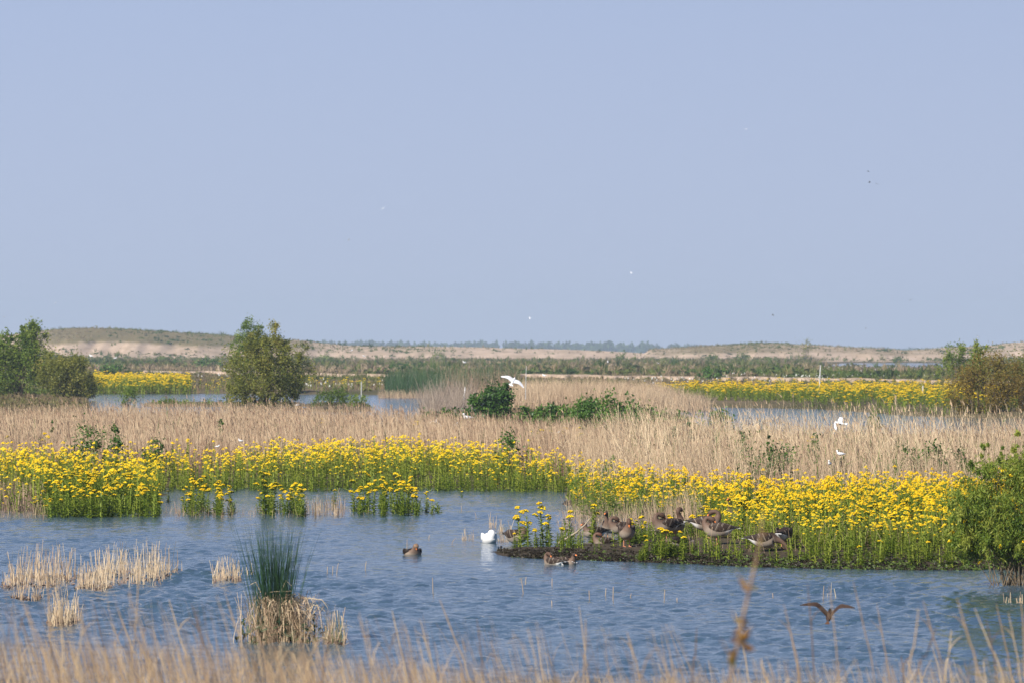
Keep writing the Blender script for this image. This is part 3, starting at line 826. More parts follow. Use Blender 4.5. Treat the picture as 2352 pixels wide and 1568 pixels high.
flower_mass("flower_field", "dense band of yellow-flowered plants across the middle of the marsh", dpoly([(-150, 143), (372, 143), (380, 146), (700, 147), (1000, 147), (1320, 142), (1440, 128), (1440, 134), (1300, 148), (1100, 158), (950, 163), (640, 158), (300, 151), (180, 149), (80, 151), (-150, 149)]), 7.0, 21, (0.6, 1.15))
flower_mass("flower_field", "broad field of yellow-flowered plants on the right half", dpoly([(1330, 125), (1590, 121), (1640, 112), (1800, 104), (2060, 100), (2420, 100), (2420, 124), (1700, 125), (1420, 134)]), 9.5, 22, (0.5, 1.02))
flower_mass("flower_field", "looser lower edge of the broad flower field above the dark shore", dpoly([(1620, 106), (1700, 99), (1860, 96), (2420, 95), (2420, 101), (1900, 102), (1700, 110)]), 9.0, 27, (0.45, 0.8), -0.4)
flower_mass("flower_field", "left tip of the broad flower field behind the narrow channel", dpoly([(1312, 122), (1600, 119), (1640, 124), (1440, 137), (1300, 140)]), 5.0, 28, (0.55, 1.0), -0.5)
flower_mass("flower_field", "looser yellow flowers behind the wide front clump at the left", dpoly([(-150, 125), (358, 124.5), (366, 143), (-150, 143)]), 4.6, 29, (0.6, 1.12), -.35)
HERBS = []
GEESE_AT = ((1186, 1250), (1401, 1238), (1424, 1241), (1439, 1273), (1364, 1243), (1386, 1256), (1546, 1255), (1528, 1260), (1552, 1272), (1622, 1259), (1648, 1274), (1757, 1285), (1801, 1284))
GXY = [tuple(px(u, v)[:2]) for u, v in GEESE_AT]
def near_goose(x, y):
    r_ = np.zeros(np.shape(x), bool)
    for gx, gy in GXY:
        r_ |= (np.abs(x - gx) < .50) & (y < gy + .5) & (y > gy - np.where(gx < 3.0, 2.4, 1.8))
    return r_
for i in range(6):
    bf, _h = plant_foliage(np.random.default_rng(700 + i), .5, 0, 22, False)
    V = np.concatenate(bf.v); fs = [(np.concatenate([f for f in bf.f if f.shape[1] == 4]), 0)]
    HERBS.append((V, fs, np.concatenate(bf.t)))
def herbs(name, label, poly, dens, sc, seed, dt=0.0):
    n = int(area(poly) * dens); q = scatter(poly, n)
    q = q[fbm(q[:, 0] * .8, q[:, 1] * .5, seed) + rng.uniform(-.6, .6, n) > -.25]
    q = q[~(near_goose(q[:, 0], q[:, 1]) & (rng.random(len(q)) < .93))]; n = len(q)
    pos = np.column_stack([q, np.maximum(ground_z(q[:, 0], q[:, 1]), -.05) - .02])
    vi = rng.integers(0, 6, n); b = Buf(); s_ = rng.uniform(*sc, n)
    for i in range(6):
        k = vi == i
        if not k.any(): continue
        V, fs, tn = HERBS[i]
        instances(b, V, fs, pos[k], rng.uniform(0, 6.28, k.sum()), s_[k], None, np.zeros(k.sum()))
        b.t[-1] = np.clip(tn[None] + rng.normal(dt, .14, k.sum())[:, None], 0, 1).ravel()
    return tag(b.build(name, [M['leaf']]), label, kind="stuff")
herbs("marsh_herbs", "low leafy green herbs covering the goose island behind its dark shore", dpoly([(1215, 99.3), (1450, 97.6), (1640, 96.0), (1640, 108), (1480, 108), (1230, 103)]), 9, (.4, .9), 31)
herbs("marsh_herbs", "fresh leafy green herbs under the right flower field down to the shore", dpoly([(1600, 95.4), (1760, 94.4), (1900, 93.5), (2060, 93.0), (2420, 92.8), (2420, 103), (1860, 104), (1640, 108)]), 13, (.45, 1.05), 32, .08)
herbs("marsh_herbs", "bright green herbs at the foot of the middle flower band", dpoly([(365, 143), (700, 143.6), (1000, 143.6), (1310, 142), (1310, 148), (365, 148)]), 9, (.6, 1.3), 33, .1)
herbs("marsh_herbs", "bright green herbs at the foot of the left flower clump", gpoly([(100, 1188), (362, 1188), (362, 1150), (100, 1150)]), 12, (.7, 1.6), 34, .1)
flower_mass("flower_field", "far yellow flower belt on the right beyond the reed tops", dpoly([(1470, 405), (1640, 362), (1900, 335), (2050, 312), (2190, 299), (2340, 296), (2340, 400), (2150, 425), (1900, 430), (1640, 436)]), 0.8, 23, (0.8, 1.25), -0.32, None, 2.0)
flower_mass("flower_field", "small yellow flower belt behind the far pool on the left", dpoly([(212, 452), (440, 452), (440, 478), (212, 486)]), 2.6, 24, (1.05, 1.55), -.6, None, 1.6)
flower_mass("flower_field", "scattered yellow flowers along the far shore on the left", dpoly([(440, 450), (880, 448), (880, 462), (440, 470)]), 0.35, 25, (0.9, 1.25), -.2, None, 1.4)

# ------------------------------------------------------------------ trees and bushes
def woody(name, label, cat, base, stems, lobes, nleaf, leaf, mat, tint=(0.45, 0.22), aspect=0.5, seed=1, clumps=None, cs=0.16, stem_h=0.75, spread=0.5, rad=0.04, up=0.3, extra=None, group=None, stem_mat='bark', twigs=0):
    """Stems from one foot, leaf clumps spread through uneven lobes. lobes: (dx, dy, dz, rx, ry, rz)."""
    r = np.random.default_rng(seed)
    t = thing(name, label, cat, base, 0, group)
    lobes = np.array(lobes, float)
    vol = (lobes[:, 3] * lobes[:, 5]) ; vol = vol / vol.sum()
    bs = Buf()
    tops = []
    for i in range(stems):
        k = r.choice(len(lobes), p=vol); L = lobes[k]
        q = r.normal(0, 1, 3); q /= np.linalg.norm(q); q *= r.uniform(.2, .75)
        tip = L[:3] + q * L[3:]
        tip[2] = max(tip[2], 0.2)
        f0 = np.array([tip[0] * r.uniform(.05, .22) + r.normal(0, .05 * spread), tip[1] * .2, -0.12])
        mid = (f0 + tip) / 2 + np.array([tip[0] * -0.10, 0, tip[2] * .10]) + r.normal(0, .03, 3) * tip[2]
        rr = rad * r.uniform(.6, 1.2)
        pts = np.array([f0, (f0 * .75 + mid * .25) * [1, 1, 1], mid, (mid + tip) / 2 + r.normal(0, .03, 3) * tip[2], tip])
        V, f = tube(pts, [rr, rr * .9, rr * .65, rr * .4, rr * .12], 5)
        bs.add(V, f, 0, r.random())
        for j in range(twigs):
            a0 = pts[2] * (1 - j / (twigs + 1)) + tip * (j / (twigs + 1))
            a1 = a0 + r.normal(0, .16, 3) * lobes[k, 3:] + [0, 0, .12 * tip[2]]
            V, f = tube([a0, (a0 + a1) / 2 + [0, 0, .02], a1], [rr * .3, rr * .2, rr * .06], 4)
            bs.add(V, f, 0, r.random()); tops.append(a1)
        tops.append(tip)
    part("trunk" if cat == "tree" else "stems", bs.mesh("stems", [M[stem_mat]], True), t)
    nc = clumps or max(20, nleaf // 55)
    k = r.choice(len(lobes), nc, p=vol)
    q = r.normal(0, 1, (nc, 3)); q /= np.linalg.norm(q, axis=1)[:, None]
    q *= (r.uniform(0.12, 1.0, nc) ** 0.45)[:, None]
    cc = lobes[k, :3] + q * lobes[k, 3:]
    wt = r.uniform(.3, 1.5, nc); wt /= wt.sum()
    ci = r.choice(nc, nleaf, p=wt)
    rs = np.minimum(lobes[k, 3], lobes[k, 5]) * cs * r.uniform(.6, 1.5, nc)
    c = cc[ci] + r.normal(0, 1, (nleaf, 3)) * rs[ci][:, None] * [1, 1, 1.15]
    ok = c[:, 2] > 0.03
    c, ci = c[ok], ci[ok]
    tint_c = r.normal(tint[0], tint[1], nc)
    bc = Buf()
    V, f = leaf_cards(c, leaf * r.uniform(.65, 1.3, len(c)), r, aspect, up)
    bc.add(V, f, 0, np.repeat(np.clip(tint_c[ci] + r.normal(0, .1, len(c)), 0, 1), 4))
    if extra: extra(bc, r, c)
    part("crown" if cat == "tree" else "foliage", bc.mesh("foliage", [M[mat], M['flower']]), t)
    return t

def at(u, v_base, d, z=None):
    """A place at distance d under column u, on the ground (or at height z)."""
    x = (u - CX) / F * d
    if z is None:
        z = float(max(ground_z(np.array([x]), np.array([float(d)]))[0], -0.05))
    return (x, d, z)

def S(d): return F / d        # frame units per metre at distance d

# left pair
d = 405.0; k = 1 / S(d)
woody("willow_tree", "tall dark green willow at the left edge in front of the dune", "tree", at(45, 0, d), 16,
      [(0.2, 0, 2.6, 2.0, 1.8, 2.3), (-1.4, 0, 2.3, 1.8, 1.6, 2.0), (1.1, 0, 3.3, 1.7, 1.6, 2.2), (0.9, .4, 5.1, 0.9, .9, 1.0), (-.6, 0, 4.3, 1.2, 1.1, 1.0), (-2.6, .3, 2.2, 1.1, 1.2, 2.0), (1.6, 0, 5.0, .8, .8, .9), (2.6, 0, 3.3, .8, .8, .9)], 18000, 0.22, 'tree', (0.52, 0.26), .5, 11, 200, .17, rad=.09)
woody("willow_shrub", "lower olive green willow shrub on the right side of the tall dark willow", "shrub", at(150, 0, 396), 12,
      [(0, 0, 1.7, 1.9, 1.6, 1.7), (0.9, 0, 1.5, 1.4, 1.3, 1.5), (-0.8, -.2, 2.1, 1.5, 1.3, 1.5), (0.5, 0, 2.7, 1.1, 1.1, .9), (1.9, 0, 1.1, 1.0, .9, 1.0)], 13000, 0.19, 'olive', (0.52, 0.24), .5, 12, 150, .18, rad=.06)
woody("willow_shrub", "small dark shrub at the foot of the tall dark willow, cut by the left edge", "shrub", at(-30, 0, 396), 6,
      [(0, 0, 1.0, 1.2, 1.2, 1.1), (.5, 0, 1.6, .9, .9, .9)], 1500, 0.20, 'tree', (0.45, 0.2), .5, 13, 60, .2)
# middle tree
woody("willow_tree", "broad olive green willow standing in the far pool left of centre", "tree", at(603, 0, 330, 0.05), 24,
      [(0, 0, 2.2, 2.3, 2.1, 1.9), (0.35, 0, 3.7, 1.9, 1.7, 1.5), (-1.1, 0, 2.7, 1.5, 1.4, 1.7), (1.4, 0, 2.6, 1.3, 1.3, 1.6), (0.65, .2, 5.0, .85, .8, .75), (-1.9, 0, 1.3, .9, .9, 1.1), (2.0, 0, 1.5, .8, .8, 1.1), (-.5, 0, 4.6, .7, .7, .8), (1.5, 0, 4.2, .7, .7, .6), (2.3, 0, 3.4, .5, .5, .5), (0, -.3, 1.2, 2.4, 1.6, .9), (-1.8, 0, .75, 1.0, .9, .7), (1.7, 0, .75, 1.0, .9, .7), (-.4, -.4, .6, 1.5, 1, .6)], 22000, 0.16, 'olive', (0.52, 0.24), .5, 21, 240, .16, rad=.065, twigs=2)
woody("willow_tree", "fresh green treetop rising behind the broad olive willow", "tree", at(570, 0, 445, 0.3), 10,
      [(0, 0, 5.2, 1.1, 1.0, 1.3), (.9, 0, 4.9, .9, .9, 1.0), (-.9, 0, 4.2, 1.0, .9, 1.3), (0, 0, 3, 1.6, 1.5, 1.6)], 3500, 0.22, 'tree', (0.6, 0.2), .45, 22, 90, .18, rad=.07)
woody("willow_shrub", "thin hazy bush at the right side behind the broad olive willow", "shrub", at(690, 0, 470, 0.3), 7,
      [(0, 0, 3.6, .9, .9, 1.0), (-.6, 0, 2.4, 1.2, 1, 1.4), (.5, 0, 1.6, 1.0, .9, 1.4)], 1500, .22, 'olive', (.35, .2), .5, 23, 50, .2)
def yellow_bits(n, r0_):
    def f(bc, r, c):
        i = r.integers(0, len(c), n)
        p = c[i] + [0, -.1, .12]
        V, q = leaf_cards(p, np.full(n, r0_), r, 0.9, 0.2)
        bc.add(V, q, 1, r.uniform(.2, .9, n * 4) * 0 + .6)
    return f
woody("water_shrub", "round green shrub with a few yellow flowers standing in the far pool", "shrub", at(762, 0, 345, 0.0), 14,
      [(0, 0, .65, 1.1, .9, .7), (-.8, 0, .5, .9, .8, .55), (.5, 0, .95, .7, .7, .55)], 1900, .17, 'leaf', (.25, .2), .4, 31, 70, .22, rad=.02)
woody("water_shrub", "low yellow-flowering plant clump beside the round green shrub in the far pool", "shrub", at(825, 0, 342, 0.0), 8,
      [(0, 0, .4, .8, .6, .45), (-.3, 0, .75, .4, .4, .3)], 700, .16, 'leaf', (.5, .2), .4, 32, 40, .25, rad=.015)
woody("water_shrub", "small green plant clump rising before the left pool beside the far yellow belt", "shrub", at(293, 0, 352, 0.0), 8,
      [(0, 0, .7, .8, .7, .7), (.4, 0, 1.1, .5, .5, .4)], 900, .17, 'leaf', (.2, .2), .4, 33, 40, .25, rad=.02)
woody("water_shrub", "long low strip of green plants in the left pool", "shrub", at(430, 0, 357, 0.0), 16,
      [(0, 0, .22, 2.4, .8, .3), (-1.6, 0, .22, 1.2, .6, .3), (2.0, 0, .25, .9, .6, .3)], 1200, .16, 'leaf', (.3, .2), .4, 34, 60, .3, rad=.012)
# right shrubs at the far side
woody("alder_shrub", "large rusty brown shrub with a green top at the right edge", "shrub", at(2265, 0, 300, 0.05), 30,
      [(0, 0, 1.7, 2.2, 1.8, 1.6), (-1.5, 0, 1.8, 1.3, 1.2, 1.4), (1.3, 0, 2.0, 1.8, 1.6, 1.6), (0.4, 0, 2.8, 1.6, 1.3, 1.0), (-.9, 0, .8, 1.8, 1.2, .8), (2.4, 0, 1.5, 1.4, 1.3, 1.5)], 15000, .15, 'rusty', (.34, .18), .4, 41, 230, .18, rad=.05, twigs=1)
woody("alder_shrub", "fresh green shoot standing above the rusty brown shrub", "shrub", at(2250, 0, 304, 0.05), 6,
      [(0, 0, 3.9, .55, .5, .75), (.1, 0, 3.2, .5, .5, .8), (-.1, 0, 2.4, .6, .5, .8)], 1600, .16, 'tree', (.75, .16), .5, 42, 50, .25)
woody("alder_shrub", "greyish green bush top left of the fresh green shoot behind the rusty shrub", "shrub", at(2195, 0, 420, 0.3), 8,
      [(0, 0, 3.6, 1.0, .9, 1.1), (-.9, 0, 3.2, .8, .8, 1.1), (.8, 0, 3.0, .9, .8, 1.0), (0, 0, 2, 1.6, 1.2, 1.2)], 2000, .2, 'tree', (.6, .2), .5, 43, 60, .2)
woody("alder_shrub", "olive shrub mass behind the rusty shrub at the right edge", "shrub", at(2370, 0, 360, 0.2), 10,
      [(0, 0, 1.8, 1.6, 1.4, 1.6), (-.8, 0, 2.4, 1.2, 1.1, 1.0)], 2500, .2, 'olive', (.35, .2), .5, 44, 70, .2)
def orange_bits(bc, r, c):      # yellowed leaf tufts
    i = r.integers(0, len(c), 60)
    for p in c[i]:
        V, q = leaf_cards(p + r.normal(0, .025, (7, 3)) + [0, -.08, 0], np.full(7, .07), r, .5, .3)
        bc.add(V, q, 1, .6)
# near willow on the right
woody("willow_bush", "big near green willow bush with many stems in the water at the right edge", "shrub", at(2335, 0, 86.5, 0.02), 90,
      [(0.1, 0, 1.4, 1.0, .8, .85), (-.62, 0, 1.25, .58, .5, .55), (-.35, 0, 1.75, .6, .5, .55), (.35, 0, 1.95, .55, .5, .5), (-.98, .1, 1.4, .34, .4, .45), (-.8, 0, .85, .42, .4, .30), (.7, 0, 1.4, .8, .7, 1.1), (.1, -.1, .85, .8, .5, .5), (-.55, -.1, .72, .55, .4, .38), (-.9, 0, .72, .42, .3, .32), (.2, -.2, .62, .8, .4, .35), (-.75, 0, .95, .6, .4, .4),
       (.05, 0, 2.35, .13, .12, .42), (.32, 0, 2.3, .12, .1, .35), (-.55, 0, 2.28, .09, .09, .42), (-.78, 0, 2.0, .12, .1, .30), (-.25, 0, 2.2, .10, .1, .3), (.6, 0, 2.45, .2, .2, .4)], 44000, .092, 'tree', (.62, .30), .20, 51, 720, .11, rad=.010, spread=4.0, up=1.2, twigs=3, extra=orange_bits)
woody("willow_bush", "feathery light green willow sapling at the left end of the right flower field", "shrub", at(1365, 0, 113, 0.1), 14,
      [(-.15, 0, .75, .35, .3, .30), (.1, 0, .45, .45, .3, .3), (.25, 0, .85, .3, .3, .22), (-.3, 0, 1.0, .25, .2, .18), (.45, 0, .5, .3, .2, .15)], 1500, .07, 'leaf', (.35, .2), .3, 52, 70, .28, rad=.008, twigs=2)
# shrubs in and behind the reed bed
woody("round_bush", "dark green round bush with the gull flying over it, centre of the marsh", "shrub", at(1130, 0, 262, 0.2), 18,
      [(0, 0, 1.0, 1.0, .9, .95), (-.5, 0, 1.15, .6, .6, .75), (.75, 0, 1.6, .42, .5, .6), (.1, 0, 1.7, .65, .6, .35), (.55, 0, .8, .65, .6, .7)], 4200, .16, 'bramble', (.30, .2), .75, 61, 110, .2, rad=.03)
woody("bramble_patch", "long low bright green bramble thicket right of the dark round bush", "shrub", at(1330, 0, 240, 0.2), 14,
      [(0, 0, .75, 1.3, .9, .6), (1.6, 0, .95, 1.2, .9, .75), (-1.7, 0, .7, 1.3, .8, .5), (2.6, 0, .75, .6, .7, .6), (.8, 0, 1.0, 1.0, .8, .6), (-2.8, 0, .6, .8, .7, .45), (.3, 0, .4, 2.6, .8, .4)], 7000, .15, 'bramble', (.5, .2), .75, 62, 160, .2, rad=.02)
woody("bramble_patch", "low bright green growth in front of the long bramble thicket", "shrub", at(1310, 0, 212, 0.2), 10,
      [(0, 0, .85, 1.5, .8, .4), (-1.6, 0, .8, .9, .7, .32), (1.5, 0, .9, .9, .7, .42), (2.6, 0, .9, .7, .6, .45)], 3000, .13, 'bramble', (.65, .2), .6, 66, 90, .22, rad=.015)
woody("bramble_patch", "green bramble tongue running right from the long thicket into the reeds", "shrub", at(1530, 0, 205, 0.2), 10,
      [(0, 0, .85, 1.0, .7, .6), (1.2, 0, .8, .8, .6, .55), (2.2, 0, .9, .5, .5, .6), (-.9, 0, .9, .7, .6, .6)], 2100, .14, 'bramble', (.5, .2), .6, 67, 70, .24, rad=.015)
woody("bramble_patch", "low green bramble mound left of the dark round bush", "shrub", at(1030, 0, 255, 0.2), 8,
      [(0, 0, .35, 1.2, .8, .45), (-1.0, 0, .3, .8, .7, .4), (1.0, 0, .35, .9, .7, .5)], 1700, .15, 'bramble', (.35, .2), .75, 63, 60, .22, rad=.02)
woody("thin_bush", "slim upright green bush standing alone in the right reeds before the water", "shrub", at(2003, 0, 186, 0.15), 8,
      [(0, 0, .8, .3, .3, .75), (.1, 0, 1.25, .22, .2, .4), (-.35, 0, .45, .3, .25, .3), (.45, 0, .9, .16, .15, .3)], 1000, .12, 'bramble', (.42, .2), .5, 64, 60, .25, rad=.015, twigs=2)
for i, (u, dd, hh, ww, mt, lab) in enumerate((
        (205, 146, 1.15, .55, 'bramble', "dark green bush growing in the left reed bed above the flowers"),
        (262, 148, 1.20, .30, 'bramble', "slim dark bush right beside the dark bush in the left reeds"),
        (356, 150, 1.0, .34, 'bramble', "small dark leafy shrub poking through the reeds right of the two left bushes"),
        (118, 165, 1.55, .10, 'bramble', "single dark leafy shoot sticking out of the far left reeds"),
        (505, 170, 1.5, .12, 'bramble', "tiny leafy shoot in the reeds under the broad olive willow"),
        (1168, 151, 1.0, .45, 'bramble', "dark leafy shrub behind the tallest flowers of the middle band"),
        (1585, 160, 1.7, .12, 'rush', "dark upright dock stalk in the reeds right of the bramble thicket"),
        (1553, 165, 1.6, .13, 'rush', "dark green dock stalk at the right end of the bramble thicket"),
        (1640, 150, 1.45, .13, 'rush', "green dock stalk in the reeds, third right of the bramble thicket"),
        (1525, 142, 1.2, .12, 'rush', "green dock stalk low in the reeds behind the flower field's left part"),
        (1700, 140, 1.1, .5, 'bramble', "loose green shrub half hidden in the middle of the right reeds"),
        (1770, 128, .9, .75, 'bramble', "low dark shrub between the reeds and the top of the flower field"),
        (1765, 127, 1.15, .10, 'bramble', "narrow dark shoot rising from the low dark shrub by the flower field"),
        (1870, 138, 1.25, .22, 'bramble', "small green shrub in the reeds left below the low flying gull"),
        (1925, 136, 1.15, .16, 'rush', "dark green dock stalk in the reeds below the low flying gull"),
        (2085, 132, 1.05, .35, 'bramble', "left of the three dark shrubs at the top edge of the flower field"),
        (2135, 131, 1.05, .35, 'bramble', "middle one of the three dark shrubs at the top edge of the flower field"),
        (2190, 131, .9, .45, 'bramble', "right of the three dark shrubs at the flower field's top edge, by the near willow"),
        (2060, 150, 1.45, .07, 'rush', "thin dark dock stalk in the reeds right of the low flying gull"),
        (1405, 136, .9, .2, 'bramble', "dark leafy shoot at the left tip of the right flower field"))):
    vt_ = (962, 965, 998, 960, 960, 992, 965, 975, 1000, 1050, 985, 1025, 1000, 1005, 1025, 1020, 1018, 1030, 1005, 1035)[i]
    hh = max(.5, zat(vt_, dd) - .2)
    woody("marsh_shrub", lab, "shrub", at(u, 0, dd), 5 if ww < .2 else 9,
          [(0, 0, hh * .5, ww, ww * .8, hh * .5), (ww * .3, 0, hh * .75, ww * .5, ww * .5, hh * .28), (-ww * .6, 0, hh * .35, ww * .6, ww * .5, hh * .35)], int(300 + 1100 * ww), .10, mt, (.4, .22), .5, 400 + i, int(20 + 50 * ww), .26, rad=.012)
# far bushes before the dunes
for i, (u, v, dd, hh, ww, mt, lab) in enumerate((
        (1005, 797, 1380, 3.3, 1.7, 'tree', "grey green bush before the left end of the bare sand ridge"),
        (1430, 800, 1300, 3.2, 1.9, 'tree', "darkest green bush standing before the bare sand ridge"),
        (1456, 803, 1330, 1.6, .9, 'tree', "small bush just right of the darkest green bush on the sand ridge"),
        (1640, 806, 1300, 2.2, 2.0, 'tree', "round bush at the left foot of the right dune"),
        (1706, 804, 1310, 2.6, 2.0, 'tree', "slanting bush at the foot of the right dune"),
        (1760, 812, 1300, 1.6, 2.6, 'tree', "low wide bush at the foot of the right dune"),
        (1828, 783, 1560, 4.8, 2.0, 'tree', "upright dark tree on the crest of the right dune"),
        (1852, 786, 1400, 6.2, 2.4, 'olive', "paler taller tree before the crest of the right dune"),
        (2060, 812, 1400, 2.0, 1.4, 'tree', "small bush beside the distant strip of water"),
        (262, 840, 700, 1.9, 1.9, 'bramble', "dark bush behind the left flower belt"),
        (1640, 868, 590, 1.5, 2.2, 'bramble', "dark bush behind the right flower belt"),
        (375, 812, 1300, 1.6, 3.0, 'tree', "dark bush low under the left dune cliff"),
        (470, 838, 900, 2.0, 2.6, 'bramble', "bright green bush left of the broad olive willow"),
        (745, 805, 1250, 2.3, 3.0, 'tree', "bush on the slope right of the broad olive willow"),
        (1262, 800, 1400, 1.0, 1.4, 'olive', "sparse dead bush before the middle of the sand ridge"))):
    woody("far_bush", lab, "shrub", at(u, 0, dd), 6,
          [(0, 0, hh * .5, ww, ww, hh * .5), (ww * .3, 0, hh * .72, ww * .6, ww * .6, hh * .28), (-ww * .5, 0, hh * .35, ww * .7, ww * .6, hh * .35)], 420, .42, mt, (.5, .22), .6, 500 + i, 36, .25, rad=.07)

# ------------------------------------------------------------------ dry reed clumps standing in the water
def reed_clump(label, u0, u1, vb, vt, n, group=None, green=0.0, d_span=1.0, wid=.008, name="reed_clump", low=0.25, mud=True):
    d = H * F / (vb - HOR)
    c = px((u0 + u1) / 2, vb)
    w = (u1 - u0) / F * d
    h = (vb - vt) / F * d
    t = thing(name, label, "reeds", (c[0], c[1] + d_span * .5, 0), 0, group)
    r = np.random.default_rng(int(u0 * 7 + vb))
    b = Buf()
    base = np.column_stack([r.uniform(-.5, .5, n) * w, r.uniform(-.5, .5, n) * d_span, np.full(n, -.15)])
    base[:, 0] = base[:, 0] * .8 + 0.2 * w * np.sign(base[:, 0]) * r.random(n) * .5
    hh = (h * (low + (1 - low) * r.random(n) ** 2.2) * (1 - .3 * (np.abs(base[:, 0]) / (w * .5 + .01)) ** 2)) + .15
    V, f, k = ribbons(base, hh, r.normal(0, .09, (n, 2)) * hh[:, None], wid * r.uniform(.8, 1.5, n), 2, face=r.normal(0, .7, n), taper=.3)
    t3 = np.clip(np.repeat(r.uniform(.35, 1, n), k).reshape(n, k) - np.repeat(np.linspace(.45, 0, k // 2), 2)[None] ** 1.5, 0, 1)
    b.add(V, f, 0, t3.ravel())
    m_ = n // 3            # broken, drooping blades
    i = r.integers(0, n, m_)
    lb = base[i] + np.column_stack([np.zeros((m_, 2)), hh[i] * r.uniform(.3, .8, m_)])
    a = r.uniform(0, 6.28, m_); L = r.uniform(.10, .3, m_) * min(1, h * 1.6)
    V, f, k = ribbons(lb, L * .5, np.stack([np.cos(a), np.sin(a) * .5], -1) * L[:, None], np.full(m_, wid * 1.3), 2, curve=1.1, droop=r.uniform(.2, 1.5, m_))
    b.add(V, f, 0, np.repeat(r.uniform(.3, 1, m_), k))
    tag(part("stalks", b.mesh("stalks", [M['reed']]), t), kind="stuff")
    if green:
        g = int(n * green)
        b = Buf(); base = np.column_stack([r.normal(0, .22, g) * w, r.normal(0, .25, g) * d_span, np.full(g, -.1)])
        V, f, k = ribbons(base, h * r.uniform(.4, 1, g), r.normal(0, .12, (g, 2)) * h, np.full(g, .008), 2, taper=.8)
        b.add(V, f, 0, np.repeat(r.uniform(.3, 1, g), k)); tag(part("green_blades", b.mesh("green_blades", [M['rush']]), t), kind="stuff")
    if mud:
        b = Buf(); m_ = int(n * .5)
        c_ = np.column_stack([r.uniform(-.5, .5, m_) * w, r.uniform(-.5, .5, m_) * d_span, r.uniform(0, .05, m_)])
        V, f = leaf_cards(c_, np.full(m_, .09), r, .6, 0); b.add(V, f, 0, np.repeat(r.uniform(0, .2, m_), 4))
        tag(part("wet_litter", b.mesh("wet_litter", [M['weed']]), t), kind="stuff")
    return t
reed_clump("wide clump of dry reed stalks in the water at the left edge", -20, 145, 1352, 1252, 330, d_span=5)
reed_clump("small low reed stub clump just below the wide left edge clump", 24, 92, 1378, 1335, 70, d_span=.6)
reed_clump("broad dense clump of dry broken reeds with slanting stalks", 165, 372, 1345, 1255, 420, d_span=6)
reed_clump("lower left corner piece of the broad dry reed clump", 165, 245, 1356, 1285, 130, d_span=1.5)
reed_clump("small square clump of dry reeds left of the green rush tussock", 482, 548, 1336, 1272, 130, d_span=1.5)
reed_clump("little dry reed stub group between the square clump and the rush tussock", 562, 585, 1322, 1285, 12, d_span=.5, mud=False)
reed_clump("lone bushy clump of dry reeds lowest at the left", 103, 168, 1437, 1345, 190, d_span=1.4)
reed_clump("small tuft of green and dry blades right of the rush tussock", 742, 792, 1480, 1385, 90, green=.8, d_span=.8)
reed_clump("thin dry stalk cluster left of the white waterbird", 1060, 1090, 1240, 1208, 34, d_span=.5, mud=False)
reed_clump("taller dry stalk cluster above the white waterbird", 1122, 1140, 1212, 1168, 26, d_span=.5, mud=False)
reed_clump("dry stalk cluster right above the white waterbird", 1145, 1178, 1225, 1180, 30, d_span=.5, mud=False)
reed_clump("low dry stalk cluster between the white waterbird and the first goose", 1140, 1168, 1244, 1220, 26, d_span=.4, mud=False)
reed_clump("cluster of cut reed stubs above the flying duck", 1890, 1925, 1372, 1335, 7, d_span=.3, mud=False, wid=.012)
reed_clump("reed stubs at the foot of the near willow bush", 2300, 2352, 1385, 1345, 14, d_span=.5, mud=False, wid=.012)
reed_clump("small dead stalk group by the dark stump in the gap between flower clumps", 715, 790, 1185, 1120, 70, d_span=1.5, mud=False)
stub = None
STUB_LABELS = ['first of three stubs right of the rush tussock', 'second of three stubs right of the rush tussock', 'third, longest of three stubs right of the rush tussock', 'lone stub between the rush tussock and the preening goose', 'tall lone stub in the middle of the open water', 'short stub below the white waterbird', 'short stub below the left bathing goose', 'left of the stub pair under the front standing goose', 'longest stub of the group under the island', 'short slanting stub beside the longest one under the island', 'tiny bent stub right of the group under the island', 'strongly left-leaning stub below the white waterbird', 'tiny stub in mid water below the bathing geese', 'slanting lone stub under the long-necked goose', 'tiny lone stub right of the slanting one', 'stub just right of the blurred twig', 'stub left of the cut stubs above the flying duck', 'tiny stub up left of the preening goose', 'nearly flat floating stub right above the preening goose', 'thin upright stub left of the preening goose', 'tiny stub below the small lone green plant', 'small slanting stub above the white waterbird']
for i, (u, v, h_, ln) in enumerate(((752, 1318, 18, .0), (764, 1316, 17, .05), (772, 1318, 26, .2), (838, 1310, 22, .15), (995, 1362, 36, -.05), (1206, 1342, 18, .15), (1268, 1345, 18, 0), (1354, 1375, 20, -.05), (1408, 1380, 34, .02), (1390, 1372, 22, .1), (1447, 1372, 10, .3), (1204, 1362, 36, -.22), (1268, 1390, 12, -.1), (1525, 1377, 24, .1), (1555, 1380, 8, 0), (1776, 1375, 14, -.1), (1890, 1378, 32, .08), (985, 1238, 10, .1), (1033, 1250, 16, .9), (935, 1262, 24, 0), (1060, 1172, 12, 0), (1095, 1190, 14, -.3))):
    d = H * F / (v - HOR); p = px(u, v); hh = h_ / F * d
    V, f = tube([[0, 0, -.15], [ln * hh * .5, 0, hh * .5], [ln * hh, .02, hh]], [.0065, .006, .0045], 4)
    b = Buf(); b.add(V, f, 0, .5)
    tag(b.build("reed_stub", [M['reed']], loc=[float(c) for c in p]), "dry reed stub, " + STUB_LABELS[i], "reed stub", "single reed stubs in the open water")

